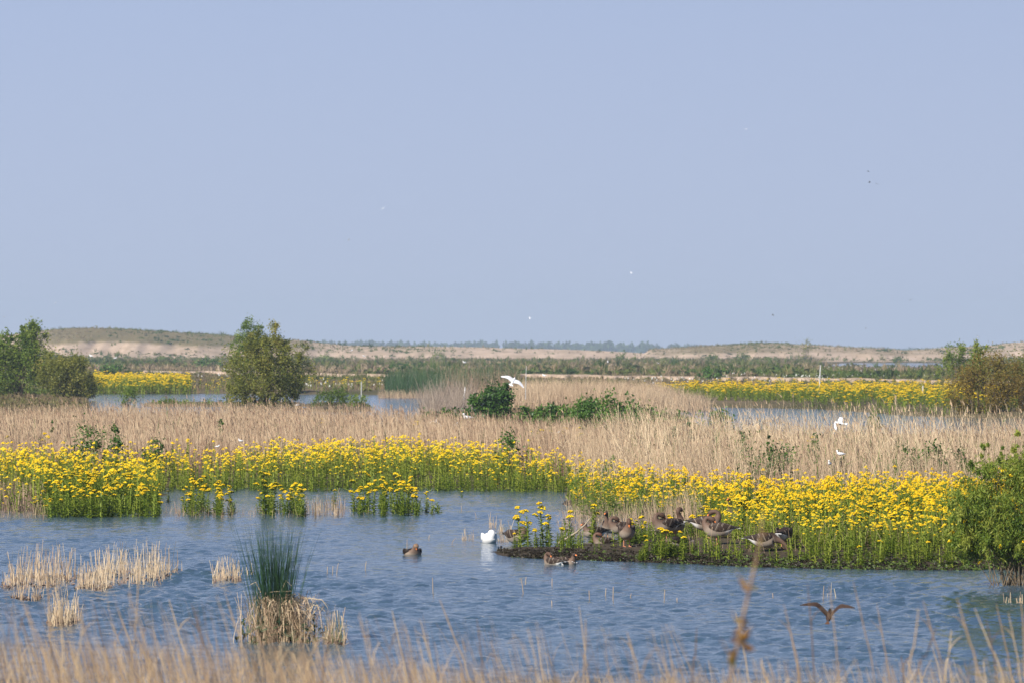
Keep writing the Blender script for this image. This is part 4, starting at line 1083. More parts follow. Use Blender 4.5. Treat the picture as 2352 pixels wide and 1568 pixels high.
# ------------------------------------------------------------------ the rush tussock
c = px(640, 1478)
t = thing("rush_tussock", "tall green rush tussock with a skirt of dead straw in the near water", "rushes", (c[0], c[1] + .45, 0))
r = np.random.default_rng(9)
n = 420
b = Buf()
base = np.column_stack([r.normal(-.08, .13, n), r.normal(0, .14, n), np.full(n, .25)])
hh = r.uniform(.55, 1.0, n) ** .8 * 1.45
ln = np.column_stack([(base[:, 0] + .08) * 1.1 + r.normal(-.02, .10, n), base[:, 1] + r.normal(0, .1, n)]) * hh[:, None] * .62
V, f, k = ribbons(base, hh * 1.06, ln, np.full(n, .009), 4, taper=.85, curve=1.5); b.add(V, f, 0, np.repeat(r.uniform(0, .5, n), k))
tag(part("green_rushes", b.mesh("green_rushes", [M['rush']]), t), kind="stuff")
b = Buf(); n = 620
a = r.uniform(0, 2 * np.pi, n)
base = np.column_stack([r.normal(.03, .17, n), r.normal(0, .15, n), r.uniform(.15, .55, n)])
L = r.uniform(.3, .62, n)
out = np.column_stack([np.cos(a), np.sin(a)]) * (L * r.uniform(.25, .75, n))[:, None]; out[:, 0] += .06
V, f, k = ribbons(base, L * .8, out, r.uniform(.007, .014, n), 4, taper=.5, curve=1.3, droop=r.uniform(.7, 1.9, n)); b.add(V, f, 0, np.repeat(r.uniform(.2, 1, n), k))
n = 420
base = np.column_stack([r.normal(.0, .22, n), r.normal(0, .2, n), np.full(n, -.1)])
V, f, k = ribbons(base, r.uniform(.35, .85, n), r.normal(0, .14, (n, 2)), r.uniform(.007, .012, n), 3, taper=.5); b.add(V, f, 0, np.repeat(r.uniform(.1, .8, n), k))
for i in range(14):      # broken straws sticking out
    a = r.uniform(-.5, 3.4); s0 = np.array([r.normal(.05, .2), r.normal(0, .1) - .1, r.uniform(.35, .75)])
    e = s0 + np.array([np.cos(a) * .25, -.05, np.sin(a) * .16]); e2 = e + np.array([.08 * np.sign(np.cos(a)), 0, -.14 * r.random()])
    V, f = tube([s0, e, e2], [.007, .006, .003], 4); b.add(V, f, 0, .95)
tag(part("dead_straw", b.mesh("dead_straw", [M['reed']]), t), kind="stuff")
b = Buf(); n = 500
cc = r.normal(0, 1, (n, 3)) * [.24, .2, .12] + [0, 0, .12]; cc = cc[cc[:, 2] > 0]
V, f = leaf_cards(cc, np.full(len(cc), .12), r, .4, .4); b.add(V, f, 0, np.repeat(r.uniform(0, .5, len(cc)), 4))
tag(part("wet_base", b.mesh("wet_base", [M['rush']]), t), kind="stuff")

# ------------------------------------------------------------------ the muddy shore of the goose island
n = 3800
u = rng.uniform(1145, 2420, n)
front = np.interp(u, [1140, 1180, 1300, 1450, 1600, 1750, 1900, 2050, 2200, 2420], [1266, 1277, 1283, 1287, 1293, 1300, 1304, 1306, 1307, 1304])
q = np.array([px(a, b_ - c_)[:2] for a, b_, c_ in zip(u, front, np.abs(rng.normal(0, 1, n)) * np.where(u < 1300, 5, 7) - 2)])
z = np.maximum(ground_z(q[:, 0], q[:, 1]), 0.0)
b = Buf(); vi = rng.integers(0, 4, n)
sc_ = rng.uniform(.05, .15, n)
tn = np.where(rng.random(n) < np.interp(u, [1140, 1500, 1900, 2400], [.06, .15, .5, .65]), rng.uniform(.3, .7, n), rng.uniform(0, .14, n))
m_dark = leafy("mud_cress", [(0.0, (0.018, 0.013, 0.008)), (0.15, (0.05, 0.04, 0.022)), (0.4, (0.06, 0.09, 0.02)), (0.8, (0.13, 0.19, 0.03))], .15, .5, .3, 0)
for i in range(4):
    s = vi == i
    V = BUSHV[i][0]
    instances(b, V, [(BUSHV[i][1], 0)], np.column_stack([q[s], z[s] - .02]), rng.uniform(0, 6.28, s.sum()), sc_[s], None, tn[s])
tag(b.build("mud_cress", [m_dark]), "dark lumpy cress and mud plants along the shore of the goose island", kind="stuff")

GNAME = {"plants of the wide left flower clump": "wide left yellow clump", "plants of the second front flower clump": "second yellow clump", "plants of the narrow tall flower clump": "narrow tall yellow clump",
         "plants of the right half of the third clump": "third yellow clump", "plants of the bushy right front clump": "bushy green clump", "low flowering plants between the geese": "goose island",
         "leafy shore plants before the geese": "shore before the geese", "flowering plants behind the right geese": "growth behind the geese", "plants of the loose front of the right field": "right field's loose front",
         "leafy plants on the dark shore": "dark right shore", "flowering plants scattered in the reeds": "dry reeds"}
# ------------------------------------------------------------------ yellow-flowered plants one by one
def plants_in(n, u0, u1, v0, v1, label, group, kinds, sc=(.85, 1.1), seed=0):
    r = np.random.default_rng(900 + seed)
    for i in range(n):
        p = px(u0 + (u1 - u0) * (1.16 * r.beta(1.5, 1.5) - .08), r.uniform(v0, v1))
        for _ in range(12):
            if not near_goose(p[0], p[1]): break
            p = px(r.uniform(u0, u1), r.uniform(v0, v1))
        ed = abs(((p[0] / p[1] * F + CX) - u0) / (u1 - u0) * 2 - 1)
        flower_plant(p[0], p[1], label, group, int(r.choice(kinds)), float(r.uniform(*sc)) * (1 - .28 * min(ed, 1.15) ** 3))
plants_in(50, 100, 362, 1160, 1188, "yellow-flowered plant in the wide front clump at the left", "plants of the wide left flower clump", [0, 1, 2, 8, 3, 5], (.8, 1.05), 1)
plants_in(20, 418, 536, 1168, 1184, "yellow-flowered plant in the clump left of the narrow pair of clumps", "plants of the second front flower clump", [0, 1, 2, 8, 3], (.8, 1.1), 2)
plants_in(7, 598, 632, 1170, 1184, "yellow-flowered plant in the tall narrow left half of the third clump", "plants of the narrow tall flower clump", [0, 1, 5], (1.0, 1.2), 3)
plants_in(13, 640, 704, 1170, 1186, "yellow-flowered plant in the right half of the third clump", "plants of the right half of the third clump", [0, 2, 8, 3], (.75, 1.0), 4)
plants_in(36, 800, 972, 1162, 1184, "yellow-flowered plant in the right-hand bushy front clump with few flowers", "plants of the bushy right front clump", [1, 8, 0, 6, 4, 8], (.85, 1.2), 5)
for u, v, kd, s, lab in ((1005, 1176, 6, 1.2, "green plant without flowers standing right of the bushy clump"), (990, 1178, 4, .8, "small leafy plant at the right foot of the bushy clump"), (770, 1162, 4, .95, "slim single plant left of the bushy clump"),
                         (385, 1152, 4, .6, "short single plant between the wide left clump and the second clump"), (1062, 1140, 4, .5, "small lone plant in the open water left of the far shore"), (1058, 1176, 6, .3, "tiniest lone green plant in the open water"),
                         (1195, 1256, 1, .95, "tall flowering plant behind the first goose, leftmost on the island"), (1213, 1252, 0, .95, "flowering plant second from the left tip of the island"), (1248, 1250, 1, 1.0, "tallest slim flowering plant on the island's left part"),
                         (1262, 1253, 2, .95, "flowering plant right beside the tallest slim one on the island"), (1306, 1256, 3, .95, "flowering plant left above the slanting branch"), (1184, 1262, 4, .5, "short flowering plant beside the first goose"),
                         (1232, 1262, 7, .7, "low flowering plant under the tallest slim one"), (1290, 1264, 7, .7, "low flowering plant left of the slanting branch"), (1361, 1252, 2, 1.0, "flowering plant right above the goose half hidden by flowers")):
    p = px(u, v); flower_plant(p[0], p[1], lab, None, kd, s)
plants_in(20, 1320, 1640, 1242, 1268, "low yellow-flowered plant growing between the geese on the island", "low flowering plants between the geese", [4, 7, 6, 7], (.6, .95), 6)
plants_in(20, 1470, 1590, 1272, 1291, "leafy green plant at the water's edge before the geese", "leafy shore plants before the geese", [6, 6, 4], (.7, .95), 7)
plants_in(26, 1600, 1860, 1225, 1262, "yellow-flowered plant in the sparse growth behind the right geese", "flowering plants behind the right geese", [7, 3, 4, 2], (.75, 1.0), 8)
plants_in(74, 1830, 2230, 1222, 1285, "yellow-flowered plant in the loose front of the flower field right of the geese", "plants of the loose front of the right field", [7, 3, 4, 2, 6], (.6, .95), 9)
plants_in(30, 1860, 2240, 1284, 1304, "short leafy plant on the dark shore under the right flower field", "leafy plants on the dark shore", [6, 6, 4], (.55, .85), 10)
# scattered flowering plants in the reeds
for i, (u, dd) in enumerate(((950, 185), (990, 190), (965, 187), (1215, 170), (1240, 168), (1262, 172), (1300, 170), (1290, 166), (1330, 171), (1780, 150), (1860, 152), (1790, 155), (745, 190), (20, 160), (105, 160))):
    x = (u - CX) / F * dd
    flower_plant(x, dd, "single yellow-flowered plant scattered in the dry reeds behind the flower band", "flowering plants scattered in the reeds", 0 if i % 2 else 1, 1.15)

# labels that tell the plants of one clump apart: height, number of flower heads, place in the clump
WORDS = ("flowerless", "one-headed", "two-headed", "three-headed", "four-headed", "five-headed")
for g, L in REG.items():
    if g is None or len(L) < 3: continue
    xs_ = sorted(l[1] for l in L); ys_ = sorted(l[2] for l in L)
    for t, x_, y_, h_, nh in L:
        s_ = "short" if h_ < .55 else "middling" if h_ < .85 else "tall"
        k_ = int(np.searchsorted(xs_, x_) / len(L) * 5)
        pl = ("left end", "left half", "middle", "right half", "right end")[min(k_, 4)]
        row = "front" if y_ < ys_[len(L) // 3] else "back" if y_ > ys_[2 * len(L) // 3] else "central"
        t["label"] = f"{s_} {WORDS[nh]} plant, {row} row at the {pl} of the {GNAME[g]}"

same = {}
for g, L in REG.items():
    for q in L: same.setdefault(q[0]["label"], []).append(q)
for lab, L in same.items():
    if 1 < len(L) <= 5:
        for q, w_ in zip(sorted(L, key=lambda q: q[1]), {2: ("left", "right"), 3: ("left", "middle", "right"), 4: ("leftmost", "second", "third", "rightmost"), 5: ("leftmost", "second", "third", "fourth", "rightmost")}[len(L)]):
            q[0]["label"] = w_ + " " + lab

# ------------------------------------------------------------------ posts, stakes, branch
def post(name, label, u, v0, v1, d, r_, lean=0.0, mat='dead_wood', cat="post", cap=True):
    p0 = px(u, 0, 0, d); p0[2] = zat(v1, d); h = zat(v0, d) - p0[2]
    b = Buf()
    V, f = tube([[0, 0, -.3], [lean * h * .3, 0, h * .3], [lean * h * .66, 0, h * .66], [lean * h, 0, h]], [r_ * 1.05, r_, r_ * .97, r_ * .9], 8)
    b.add(V, f, 0, .5)
    n = len(V); top = np.vstack([V[-8:], [[lean * h, 0, h + r_ * .25]]])
    b.add(top, np.array([[i, (i + 1) % 8, 8] for i in range(8)]), 0, .5)
    o = b.build(name, [M[mat]], loc=[float(c) for c in p0], smooth=True)
    return tag(o, label, cat)
M['pale_post'] = plain("pale_post", (0.55, 0.55, 0.54), .6, .3, (0.38, 0.38, 0.37), 6)
M['white_post'] = plain("white_post", (0.75, 0.73, 0.70), .6, .3)
post("marker_pole", "tall thin pale pole in the far right flower belt", 1881, 838, 912, 400, .055, .05, 'pale_post', 'pole')
post("stake", "short pale stake at the edge of the far left pool", 830, 876, 909, 438, .045, 0, 'pale_post', 'stake')
post("stake", "short leaning white stake left of the dark round bush", 1063, 889, 935, 285, .05, .12, 'white_post', 'stake')
post("stake", "speckled pale stake right of the large flying gull", 1207, 840, 905, 300, .02, .03, 'pale_post', 'stake')
post("stake", "short pale stake in the far right flowers near the rusty shrub", 2120, 885, 912, 380, .07, 0, 'pale_post', 'stake')
post("stump", "small black stump in the water between the front flower clumps", 724, 1152, 1186, 121.5, .018, 0, 'bark', 'stump')
# bleached branch lying over the mud of the island
p = px(1282, 1262)
b = Buf()
V, f = tube([[0, 0, .02], [.18, .02, .12], [.38, .04, .24], [.56, .06, .40], [.70, .05, .58]], [.028, .027, .022, .017, .008], 7); b.add(V, f)
V, f = tube([[.42, .04, .27], [.55, .0, .25], [.66, -.03, .20]], [.010, .007, .003], 5); b.add(V, f)
V, f = tube([[.56, .06, .40], [.60, .1, .52], [.59, .12, .60]], [.010, .007, .003], 5); b.add(V, f)
tag(b.build("fallen_branch", [M['dead_wood']], smooth=True, loc=(float(p[0]), float(p[1]), .12)), "bleached bare branch slanting up from the mud of the goose island", "branch")

# ------------------------------------------------------------------ birds
def vc_mat(name, rough=.6, spec=.2):
    m, nt, out = nmat(name)
    at_ = nt.nodes.new("ShaderNodeAttribute"); at_.attribute_name = "plumage"
    tc = nt.nodes.new("ShaderNodeTexCoord")
    nz = nt.nodes.new("ShaderNodeTexNoise"); nz.inputs["Scale"].default_value = 30; nz.inputs["Detail"].default_value = 3
    nt.links.new(tc.outputs["Object"], nz.inputs["Vector"])
    mr = nt.nodes.new("ShaderNodeMapRange"); mr.inputs[3].default_value = .75; mr.inputs[4].default_value = 1.2
    nt.links.new(nz.outputs["Fac"], mr.inputs[0])
    mx = nt.nodes.new("ShaderNodeVectorMath"); mx.operation = 'SCALE'
    nt.links.new(at_.outputs["Color"], mx.inputs[0]); nt.links.new(mr.outputs[0], mx.inputs["Scale"])
    p = nt.nodes.new("ShaderNodeBsdfPrincipled"); p.inputs["Roughness"].default_value = rough; p.inputs["Specular IOR Level"].default_value = spec
    nt.links.new(mx.outputs[0], p.inputs["Base Color"]); nt.links.new(p.outputs[0], out.inputs[0])
    return m
M['plumage'] = vc_mat("plumage")
M['bill'] = plain("orange_bill", (0.72, 0.22, 0.06), .4, .4)
M['leg'] = plain("pink_leg", (0.55, 0.25, 0.14), .5, .3)
M['eye'] = plain("dark_eye", (0.01, 0.008, 0.006), .2, .5)
M['redbill'] = plain("dark_red_bill", (0.20, 0.03, 0.025), .4, .4)

def catmull(P, m):
    P = np.asarray(P, float)
    Q = np.vstack([2 * P[0] - P[1], P, 2 * P[-1] - P[-2]])
    out = []
    for i in range(len(P) - 1):
        a, b_, c_, d_ = Q[i:i + 4]
        for t in np.linspace(0, 1, m, endpoint=False):
            out.append(0.5 * (2 * b_ + (c_ - a) * t + (2 * a - 5 * b_ + 4 * c_ - d_) * t * t + (3 * b_ - a - 3 * c_ + d_) * t ** 3))
    out.append(P[-1])
    return np.array(out)

def loft(path, m=4, n=14):
    """path rows: x, y, z, half width, half height. One continuous closed surface."""
    Q = catmull(path, m)
    c = Q[:, :3]; rw = np.maximum(Q[:, 3], .002); rh = np.maximum(Q[:, 4], .002)
    T = np.gradient(c, axis=0); T /= np.linalg.norm(T, axis=1)[:, None] + 1e-9
    Y = np.array([[0, 1.0, 0]])
    Sd = Y - T * (T @ Y[0])[:, None]; Sd /= np.linalg.norm(Sd, axis=1)[:, None] + 1e-9
    U = np.cross(T, Sd)
    a = np.linspace(0, 2 * np.pi, n, endpoint=False)
    V = c[:, None] + rw[:, None, None] * np.cos(a)[None, :, None] * Sd[:, None] + rh[:, None, None] * np.sin(a)[None, :, None] * U[:, None]
    k = len(c)
    f = [[i * n + j, i * n + (j + 1) % n, (i + 1) * n + (j + 1) % n, (i + 1) * n + j] for i in range(k - 1) for j in range(n)]
    V = np.vstack([V.reshape(-1, 3), c[:1] - T[:1] * rw[0] * .5, c[-1:] + T[-1:] * rw[-1] * .5])
    e0, e1 = k * n, k * n + 1
    t3 = [[(j + 1) % n, j, e0] for j in range(n)] + [[(k - 1) * n + j, (k - 1) * n + (j + 1) % n, e1] for j in range(n)]
    s = np.concatenate([np.repeat(np.linspace(0, 1, k), n), [0, 1]])
    ang = np.concatenate([np.tile(a, k), [0, 0]])
    return V, [np.array(f), np.array(t3)], s, ang

def col_mesh(name, V, Fs, colors, smooth=True, mat='plumage'):
    b = Buf(); b.add(V, Fs)
    me = b.mesh(name, [M[mat]], smooth)
    a = me.attributes.new("plumage", 'FLOAT_COLOR', 'POINT')
    a.data.foreach_set("color", np.column_stack([colors, np.ones(len(colors))]).astype(np.float32).ravel())
    return me

def lerp(a, b, t):
    return np.asarray(a)[None] * (1 - t[:, None]) + np.asarray(b)[None] * t[:, None]

NECKS = {
    'doze': [(.19, 0, .385, .125, .12), (.205, .02, .45, .10, .09), (.16, .03, .485, .082, .070), (.10, .04, .48, .066, .060), (.045, .05, .462, .052, .046), (.005, .055, .44, .03, .03)],
    'sleep': [(.20, 0, .40, .10, .10), (.235, 0, .50, .078, .078), (.215, .02, .60, .058, .054), (.14, .03, .62, .048, .046), (.08, .04, .60, .044, .046), (.035, .045, .575, .028, .03)],   # x, y, z, half width, half height; from the breast on
    'alert': [(.215, 0, .40, .088, .085), (.255, 0, .50, .052, .052), (.268, 0, .60, .040, .040), (.275, 0, .68, .038, .038), (.295, 0, .735, .042, .046), (.335, 0, .752, .041, .045), (.375, 0, .742, .030, .032)],
    'back': [(.225, 0, .40, .088, .085), (.265, 0, .49, .056, .056), (.25, .0, .58, .042, .042), (.195, .01, .625, .038, .038), (.14, .03, .615, .041, .044), (.09, .04, .585, .041, .045), (.055, .045, .545, .030, .033)],
    'breast': [(.215, 0, .40, .088, .085), (.25, 0, .50, .055, .055), (.275, .0, .59, .042, .042), (.31, .0, .64, .041, .043), (.345, .0, .62, .044, .046), (.365, .0, .575, .041, .044), (.372, 0, .53, .030, .032)],
    'short': [(.20, 0, .38, .085, .08), (.225, 0, .45, .058, .056), (.235, 0, .51, .045, .045), (.25, 0, .555, .042, .044), (.285, 0, .57, .042, .045), (.32, 0, .562, .030, .032)],
    'down': [(.24, 0, .33, .085, .08), (.33, 0, .30, .052, .052), (.41, 0, .24, .040, .040), (.46, 0, .17, .038, .038), (.495, 0, .115, .041, .044), (.53, 0, .08, .040, .042), (.565, 0, .055, .028, .03)],
    'rear': [(.20, 0, .40, .088, .085), (.20, 0, .50, .056, .056), (.16, .0, .60, .043, .043), (.13, -.01, .68, .040, .040), (.15, -.01, .735, .044, .046), (.195, -.01, .745, .042, .044), (.235, -.01, .725, .030, .032)],
}
TORSO = [(-.40, 0, .36, .012, .008), (-.34, 0, .352, .05, .026), (-.26, 0, .345, .10, .080), (-.14, 0, .325, .150, .142), (0, 0, .315, .172, .165), (.10, 0, .325, .168, .162), (.165, 0, .345, .142, .14)]
for k_ in NECKS:        # greylags carry their necks short and thick
    if k_ not in ('down', 'doze'):
        NECKS[k_] = [(x_ if i_ == 0 else .22 + (x_ - .22) * .95, y_, .40 + (z_ - .40) * .76, a_ * 1.18, b_ * 1.18) for i_, (x_, y_, z_, a_, b_) in enumerate(NECKS[k_])]

def goose(label, u, v, yaw, pose='alert', s=1.0, d=None, sit=0.0, legs=True, roll=0.0, pitch=0.0, dark=1.0, white=False, stripes=True, bill='bill', name="goose", cat="goose", zoff=0.0, head=(.09, .052, .035), belly_white=False, wide=1.0):
    """yaw 0: facing right in the picture, -90: facing the camera. v is where the feet (or the waterline) are."""
    if d is None: p = px(u, v)
    else: p = px(u, v, 0, d)
    gz = float(ground_z(np.array([p[0]]), np.array([p[1]]))[0])
    z0 = max(gz, 0.0) if legs else max(gz, 0.0) - .20 * s - sit
    t = thing(name, label, cat, (p[0], p[1], z0 + zoff), math.radians(yaw))
    t.scale = (s, s * wide, s)
    t.rotation_euler = (math.radians(roll), math.radians(pitch), math.radians(yaw))
    neck = NECKS[pose]
    path = TORSO + neck
    V, Fs, sp, ang = loft(path, 4, 14)
    kt = (len(TORSO) - 1) / (len(path) - 1)
    brown, pale, belly, wht = np.array([.042, .026, .019]) * dark, np.array([.25, .195, .15]), np.array([.40, .36, .305]), np.array([.80, .79, .77])
    hd = np.array(head)
    neckc = np.array([.13, .082, .058]) if not white else wht
    if white: brown = pale = belly = hd = wht * .74
    if belly_white: belly = wht
    x, z = V[:, 0], V[:, 2]
    up = np.sin(ang)
    col = lerp(pale, brown, np.clip(up * 1.6 + .15, 0, 1))
    col = lerp([0, 0, 0], [1, 1, 1], np.zeros(len(V))) + col
    lowm = np.clip(-up * 1.8 - .5, 0, 1)
    col = col * (1 - lowm[:, None]) + belly * lowm[:, None]
    vent = np.clip((-.17 - x) / .06, 0, 1) * np.clip(.35 - up * 1.2, 0, 1) * (sp < kt)
    col = col * (1 - vent[:, None]) + wht * vent[:, None]
    nk = np.clip((sp - kt) / .07, 0, 1)
    col = col * (1 - nk[:, None]) + lerp(neckc, hd, np.clip((sp - kt - .15) / .25, 0, 1)) * nk[:, None]
    br = np.clip(1 - np.abs(sp - kt - .02) / .12, 0, 1) * np.clip(.5 - up * .8, 0, 1)
    col = col * (1 - .6 * br[:, None]) + pale * 1.15 * .6 * br[:, None] if not white else col
    part("body", col_mesh("body", V, Fs, col), t)
    # bill and eyes
    e = np.array(neck[-1][:3]); e0 = np.array(neck[-2][:3]); dr = (e - e0) / np.linalg.norm(e - e0)
    dr2 = dr + np.array([0, 0, -.12]); dr2 /= np.linalg.norm(dr2)
    bp = [(*(e - dr * .012), .026, .028), (*(e + dr2 * .02), .021, .020), (*(e + dr2 * .045), .016, .012), (*(e + dr2 * .062), .010, .006)]
    V, Fs, _, _ = loft(bp, 3, 8)
    bb = Buf(); bb.add(V, Fs); part("bill", bb.mesh("bill", [M[bill]], True), t)
    hc = np.array(neck[-2][:3]) * .6 + np.array(neck[-3][:3]) * .4
    side = np.cross(dr, [0, 1, 0]); 
    for sg in (-1, 1):
        V, Fs, _, _ = loft([(-.006, 0, 0, .002, .002), (0, 0, 0, .007, .007), (.006, 0, 0, .002, .002)], 2, 6)
        bb = Buf(); bb.add(V, Fs)
        part("eye", bb.mesh("eye", [M['eye']], True), t, hc + dr * .012 + np.array([0, sg * .038, 0]) - side * .012)
    # folded wings: overlapping rows of feathers with pale edges
    for sg in (-1, 1):
        wp = [(.165, sg * .118, .395, .012, .025), (.10, sg * .152, .392, .022, .075), (0, sg * .164, .385, .024, .095), (-.12, sg * .148, .378, .022, .088), (-.24, sg * .098, .375, .018, .060), (-.34, sg * .045, .378, .012, .030), (-.45, sg * .02, .385, .006, .010)]
        V, Fs, sp, ang = loft(wp, 7, 12)
        wing = np.array([.042, .027, .020]) * dark if not white else wht
        edge = np.array([.26, .215, .17])
        ph = (sp * 9 + np.sin(ang) * .55)
        st = (np.abs((ph % 1) - .5) > .43).astype(float) * (sp < .72) * (sp > .12)
        if not stripes or white: st = st * 0
        col = lerp(wing, edge, st)
        tipm = np.clip((sp - .74) / .06, 0, 1)
        if not white: col = col * (1 - tipm[:, None]) + np.array([.03, .025, .022]) * tipm[:, None]
        part("wing", col_mesh("wing", V, Fs, col), t)
    # tail fan
    a = np.linspace(-.5, .5, 7); L0, L1 = .02, .15
    top, bot = [], []
    for q in a:
        top += [[-.34 - L0, q * .08, .362], [-.34 - L1 * np.cos(q), q * .16, .362 - .01 * abs(q)]]
    top = np.array(top); bot = top - [0, 0, .012]
    V = np.vstack([top, bot]); n2 = len(top)
    f = [[2 * i, 2 * i + 1, 2 * i + 3, 2 * i + 2] for i in range(6)] + [[n2 + 2 * i + 2, n2 + 2 * i + 3, n2 + 2 * i + 1, n2 + 2 * i] for i in range(6)] + [[2 * i + 1, n2 + 2 * i + 1, n2 + 2 * i + 3, 2 * i + 3] for i in range(6)]
    tc = np.tile([[.10, .08, .07], [.78, .77, .75]], (n2, 1))[:2 * n2] if not white else np.tile(wht, (2 * n2, 1))
    part("tail", col_mesh("tail", V, [np.array(f)], tc, False), t)
    if legs:
        for sg in (-1, 1):
            b = Buf()
            V, f = tube([[.0, sg * .06, .24], [.015, sg * .06, .13], [.0, sg * .06, .02]], [.018, .010, .009], 6); b.add(V, f)
            for q in (-.45, 0, .45):
                V, f = tube([[0, sg * .06, .02], [.04 * np.cos(q), sg * .06 + .04 * np.sin(q), .016], [.085 * np.cos(q), sg * .06 + .085 * np.sin(q), .006]], [.008, .007, .004], 5); b.add(V, f)
            b.add([[0, sg * .06, .014], [.07 * np.cos(.45), sg * .06 - .07 * np.sin(.45), .008], [.08, sg * .06, .008], [.07 * np.cos(.45), sg * .06 + .07 * np.sin(.45), .008]], np.array([[0, 1, 2], [0, 2, 3]]))
            part("leg", b.mesh("leg", [M['leg']], True), t)
    return t

goose("grey goose resting with tucked head in shallow water beside the white waterbird", 1186, 1250, -48, 'doze', .98, sit=-.06, legs=False)
goose("grey goose with raised dark head, back one of the pair under the slim yellow flowers", 1401, 1238, 250, 'alert', .88)
goose("grey goose with tucked orange bill and tail to the right, front one of the pair", 1424, 1241, 205, 'back', .88)
goose("grey goose standing at the water's edge facing straight out, orange bill on its breast", 1439, 1273, -82, 'breast', .95, roll=0)
goose("dark-headed goose half hidden behind a yellow flower left of the pair", 1364, 1243, 200, 'short', .85, legs=False, sit=-.10, dark=.8)
goose("small brown goose lying low on the mud behind the front standing goose", 1386, 1256, 190, 'back', .72, legs=False, sit=.06, dark=.9, head=(.12, .055, .035))
goose("goose with long raised neck looking back, rear one at the middle of the island", 1546, 1255, 40, 'rear', 1.0)
goose("pale-breasted goose preening at the left of the long-necked goose", 1528, 1260, 215, 'back', .98)
goose("dark goose with white flank lying in the plants under the long-necked goose", 1552, 1274, 185, 'down', .75, legs=False, sit=.02, dark=.3, belly_white=True, stripes=False)
goose("goose with head turned onto its back, tail to the left, behind the striped goose", 1622, 1259, 5, 'back', .98)
goose("striped goose standing broadside with white under its tail, tail to the right", 1648, 1274, 172, 'back', .98, zoff=.0)
goose("goose bending down at the shore behind the blurred twig, tail to the left", 1757, 1284, -8, 'down', .95, legs=False, sit=-.12, dark=.7)
goose("brown goose with bright white rump standing right of the bending goose", 1801, 1282, 70, 'down', .9, dark=.8)
goose("goose standing back in the yellow flowers with only head and neck clear", 1688, 1222, 240, 'alert', .95)
goose("dark goose deep in the flowers showing only its back", 1806, 1216, 180, 'down', .85, dark=.45)
goose("bathing goose low in the water, left one of the splashing pair", 1271, 1296, 140, 'back', .70, legs=False, sit=.05, d=95)
goose("bathing goose with raised dark tail end, right one of the splashing pair", 1304, 1296, -50, 'short', .74, legs=False, sit=.05, d=95, dark=.8, head=(.05, .035, .03))
goose("dark-winged goose swimming alone on the open water preening with orange bill", 947, 1273, -68, 'breast', .66, legs=False, sit=.05, wide=1.6, dark=.35, stripes=False, head=(.22, .14, .09))
goose("plump white waterbird asleep on the water with its head tucked into its back", 1123, 1245, -78, 'doze', .92, legs=False, sit=.04, white=True, stripes=False, name="waterbird", cat="waterbird")
# splashes round the bathing pair
b = Buf(); r = np.random.default_rng(4)
for i in range(46):
    p = px(r.uniform(1252, 1332), 1296, 0, 95 + r.normal(0, .15)); q = abs(r.normal(0, .025)) + .005; s_ = r.uniform(.006, .016)
    V = np.array([[1, 0, 0], [-1, 0, 0], [0, 1, 0], [0, -1, 0], [0, 0, 1], [0, 0, -1]]) * s_ * [1.8, 1, .7] + [p[0], p[1], q]
    b.add(V, np.array([[0, 2, 4], [2, 1, 4], [1, 3, 4], [3, 0, 4], [2, 0, 5], [1, 2, 5], [3, 1, 5], [0, 3, 5]]))
tag(b.build("water_splash", [M['white_post']]), "white water drops splashed up round the bathing geese", kind="stuff")

def wing_mesh(name, secs, n=10, colf=None):
    """secs rows: centre x, y, z, half chord (along x), half thickness (z), sweep tilt. Closed lens-shaped sections."""
    V, tt, cc = [], [], []
    S_ = catmull(secs, 3)
    a = np.linspace(0, 2 * np.pi, n, endpoint=False)
    for i, s in enumerate(S_):
        x = s[0] + s[3] * np.cos(a); z = s[2] + s[4] * np.sin(a) + s[5] * np.cos(a)
        V.append(np.stack([x, np.full(n, s[1]), z], -1)); tt.append(np.full(n, i / (len(S_) - 1))); cc.append(np.cos(a))
    k = len(S_)
    f = [[i * n + j, i * n + (j + 1) % n, (i + 1) * n + (j + 1) % n, (i + 1) * n + j] for i in range(k - 1) for j in range(n)]
    V = np.vstack(V + [S_[:1, :3], S_[-1:, :3]])
    t3 = [[(j + 1) % n, j, k * n] for j in range(n)] + [[(k - 1) * n + j, (k - 1) * n + (j + 1) % n, k * n + 1] for j in range(n)]
    tt = np.concatenate(tt + [[0, 1]]); cc = np.concatenate(cc + [[0, 0]])
    return col_mesh(name, V, [np.array(f), np.array(t3)], colf(tt, cc))

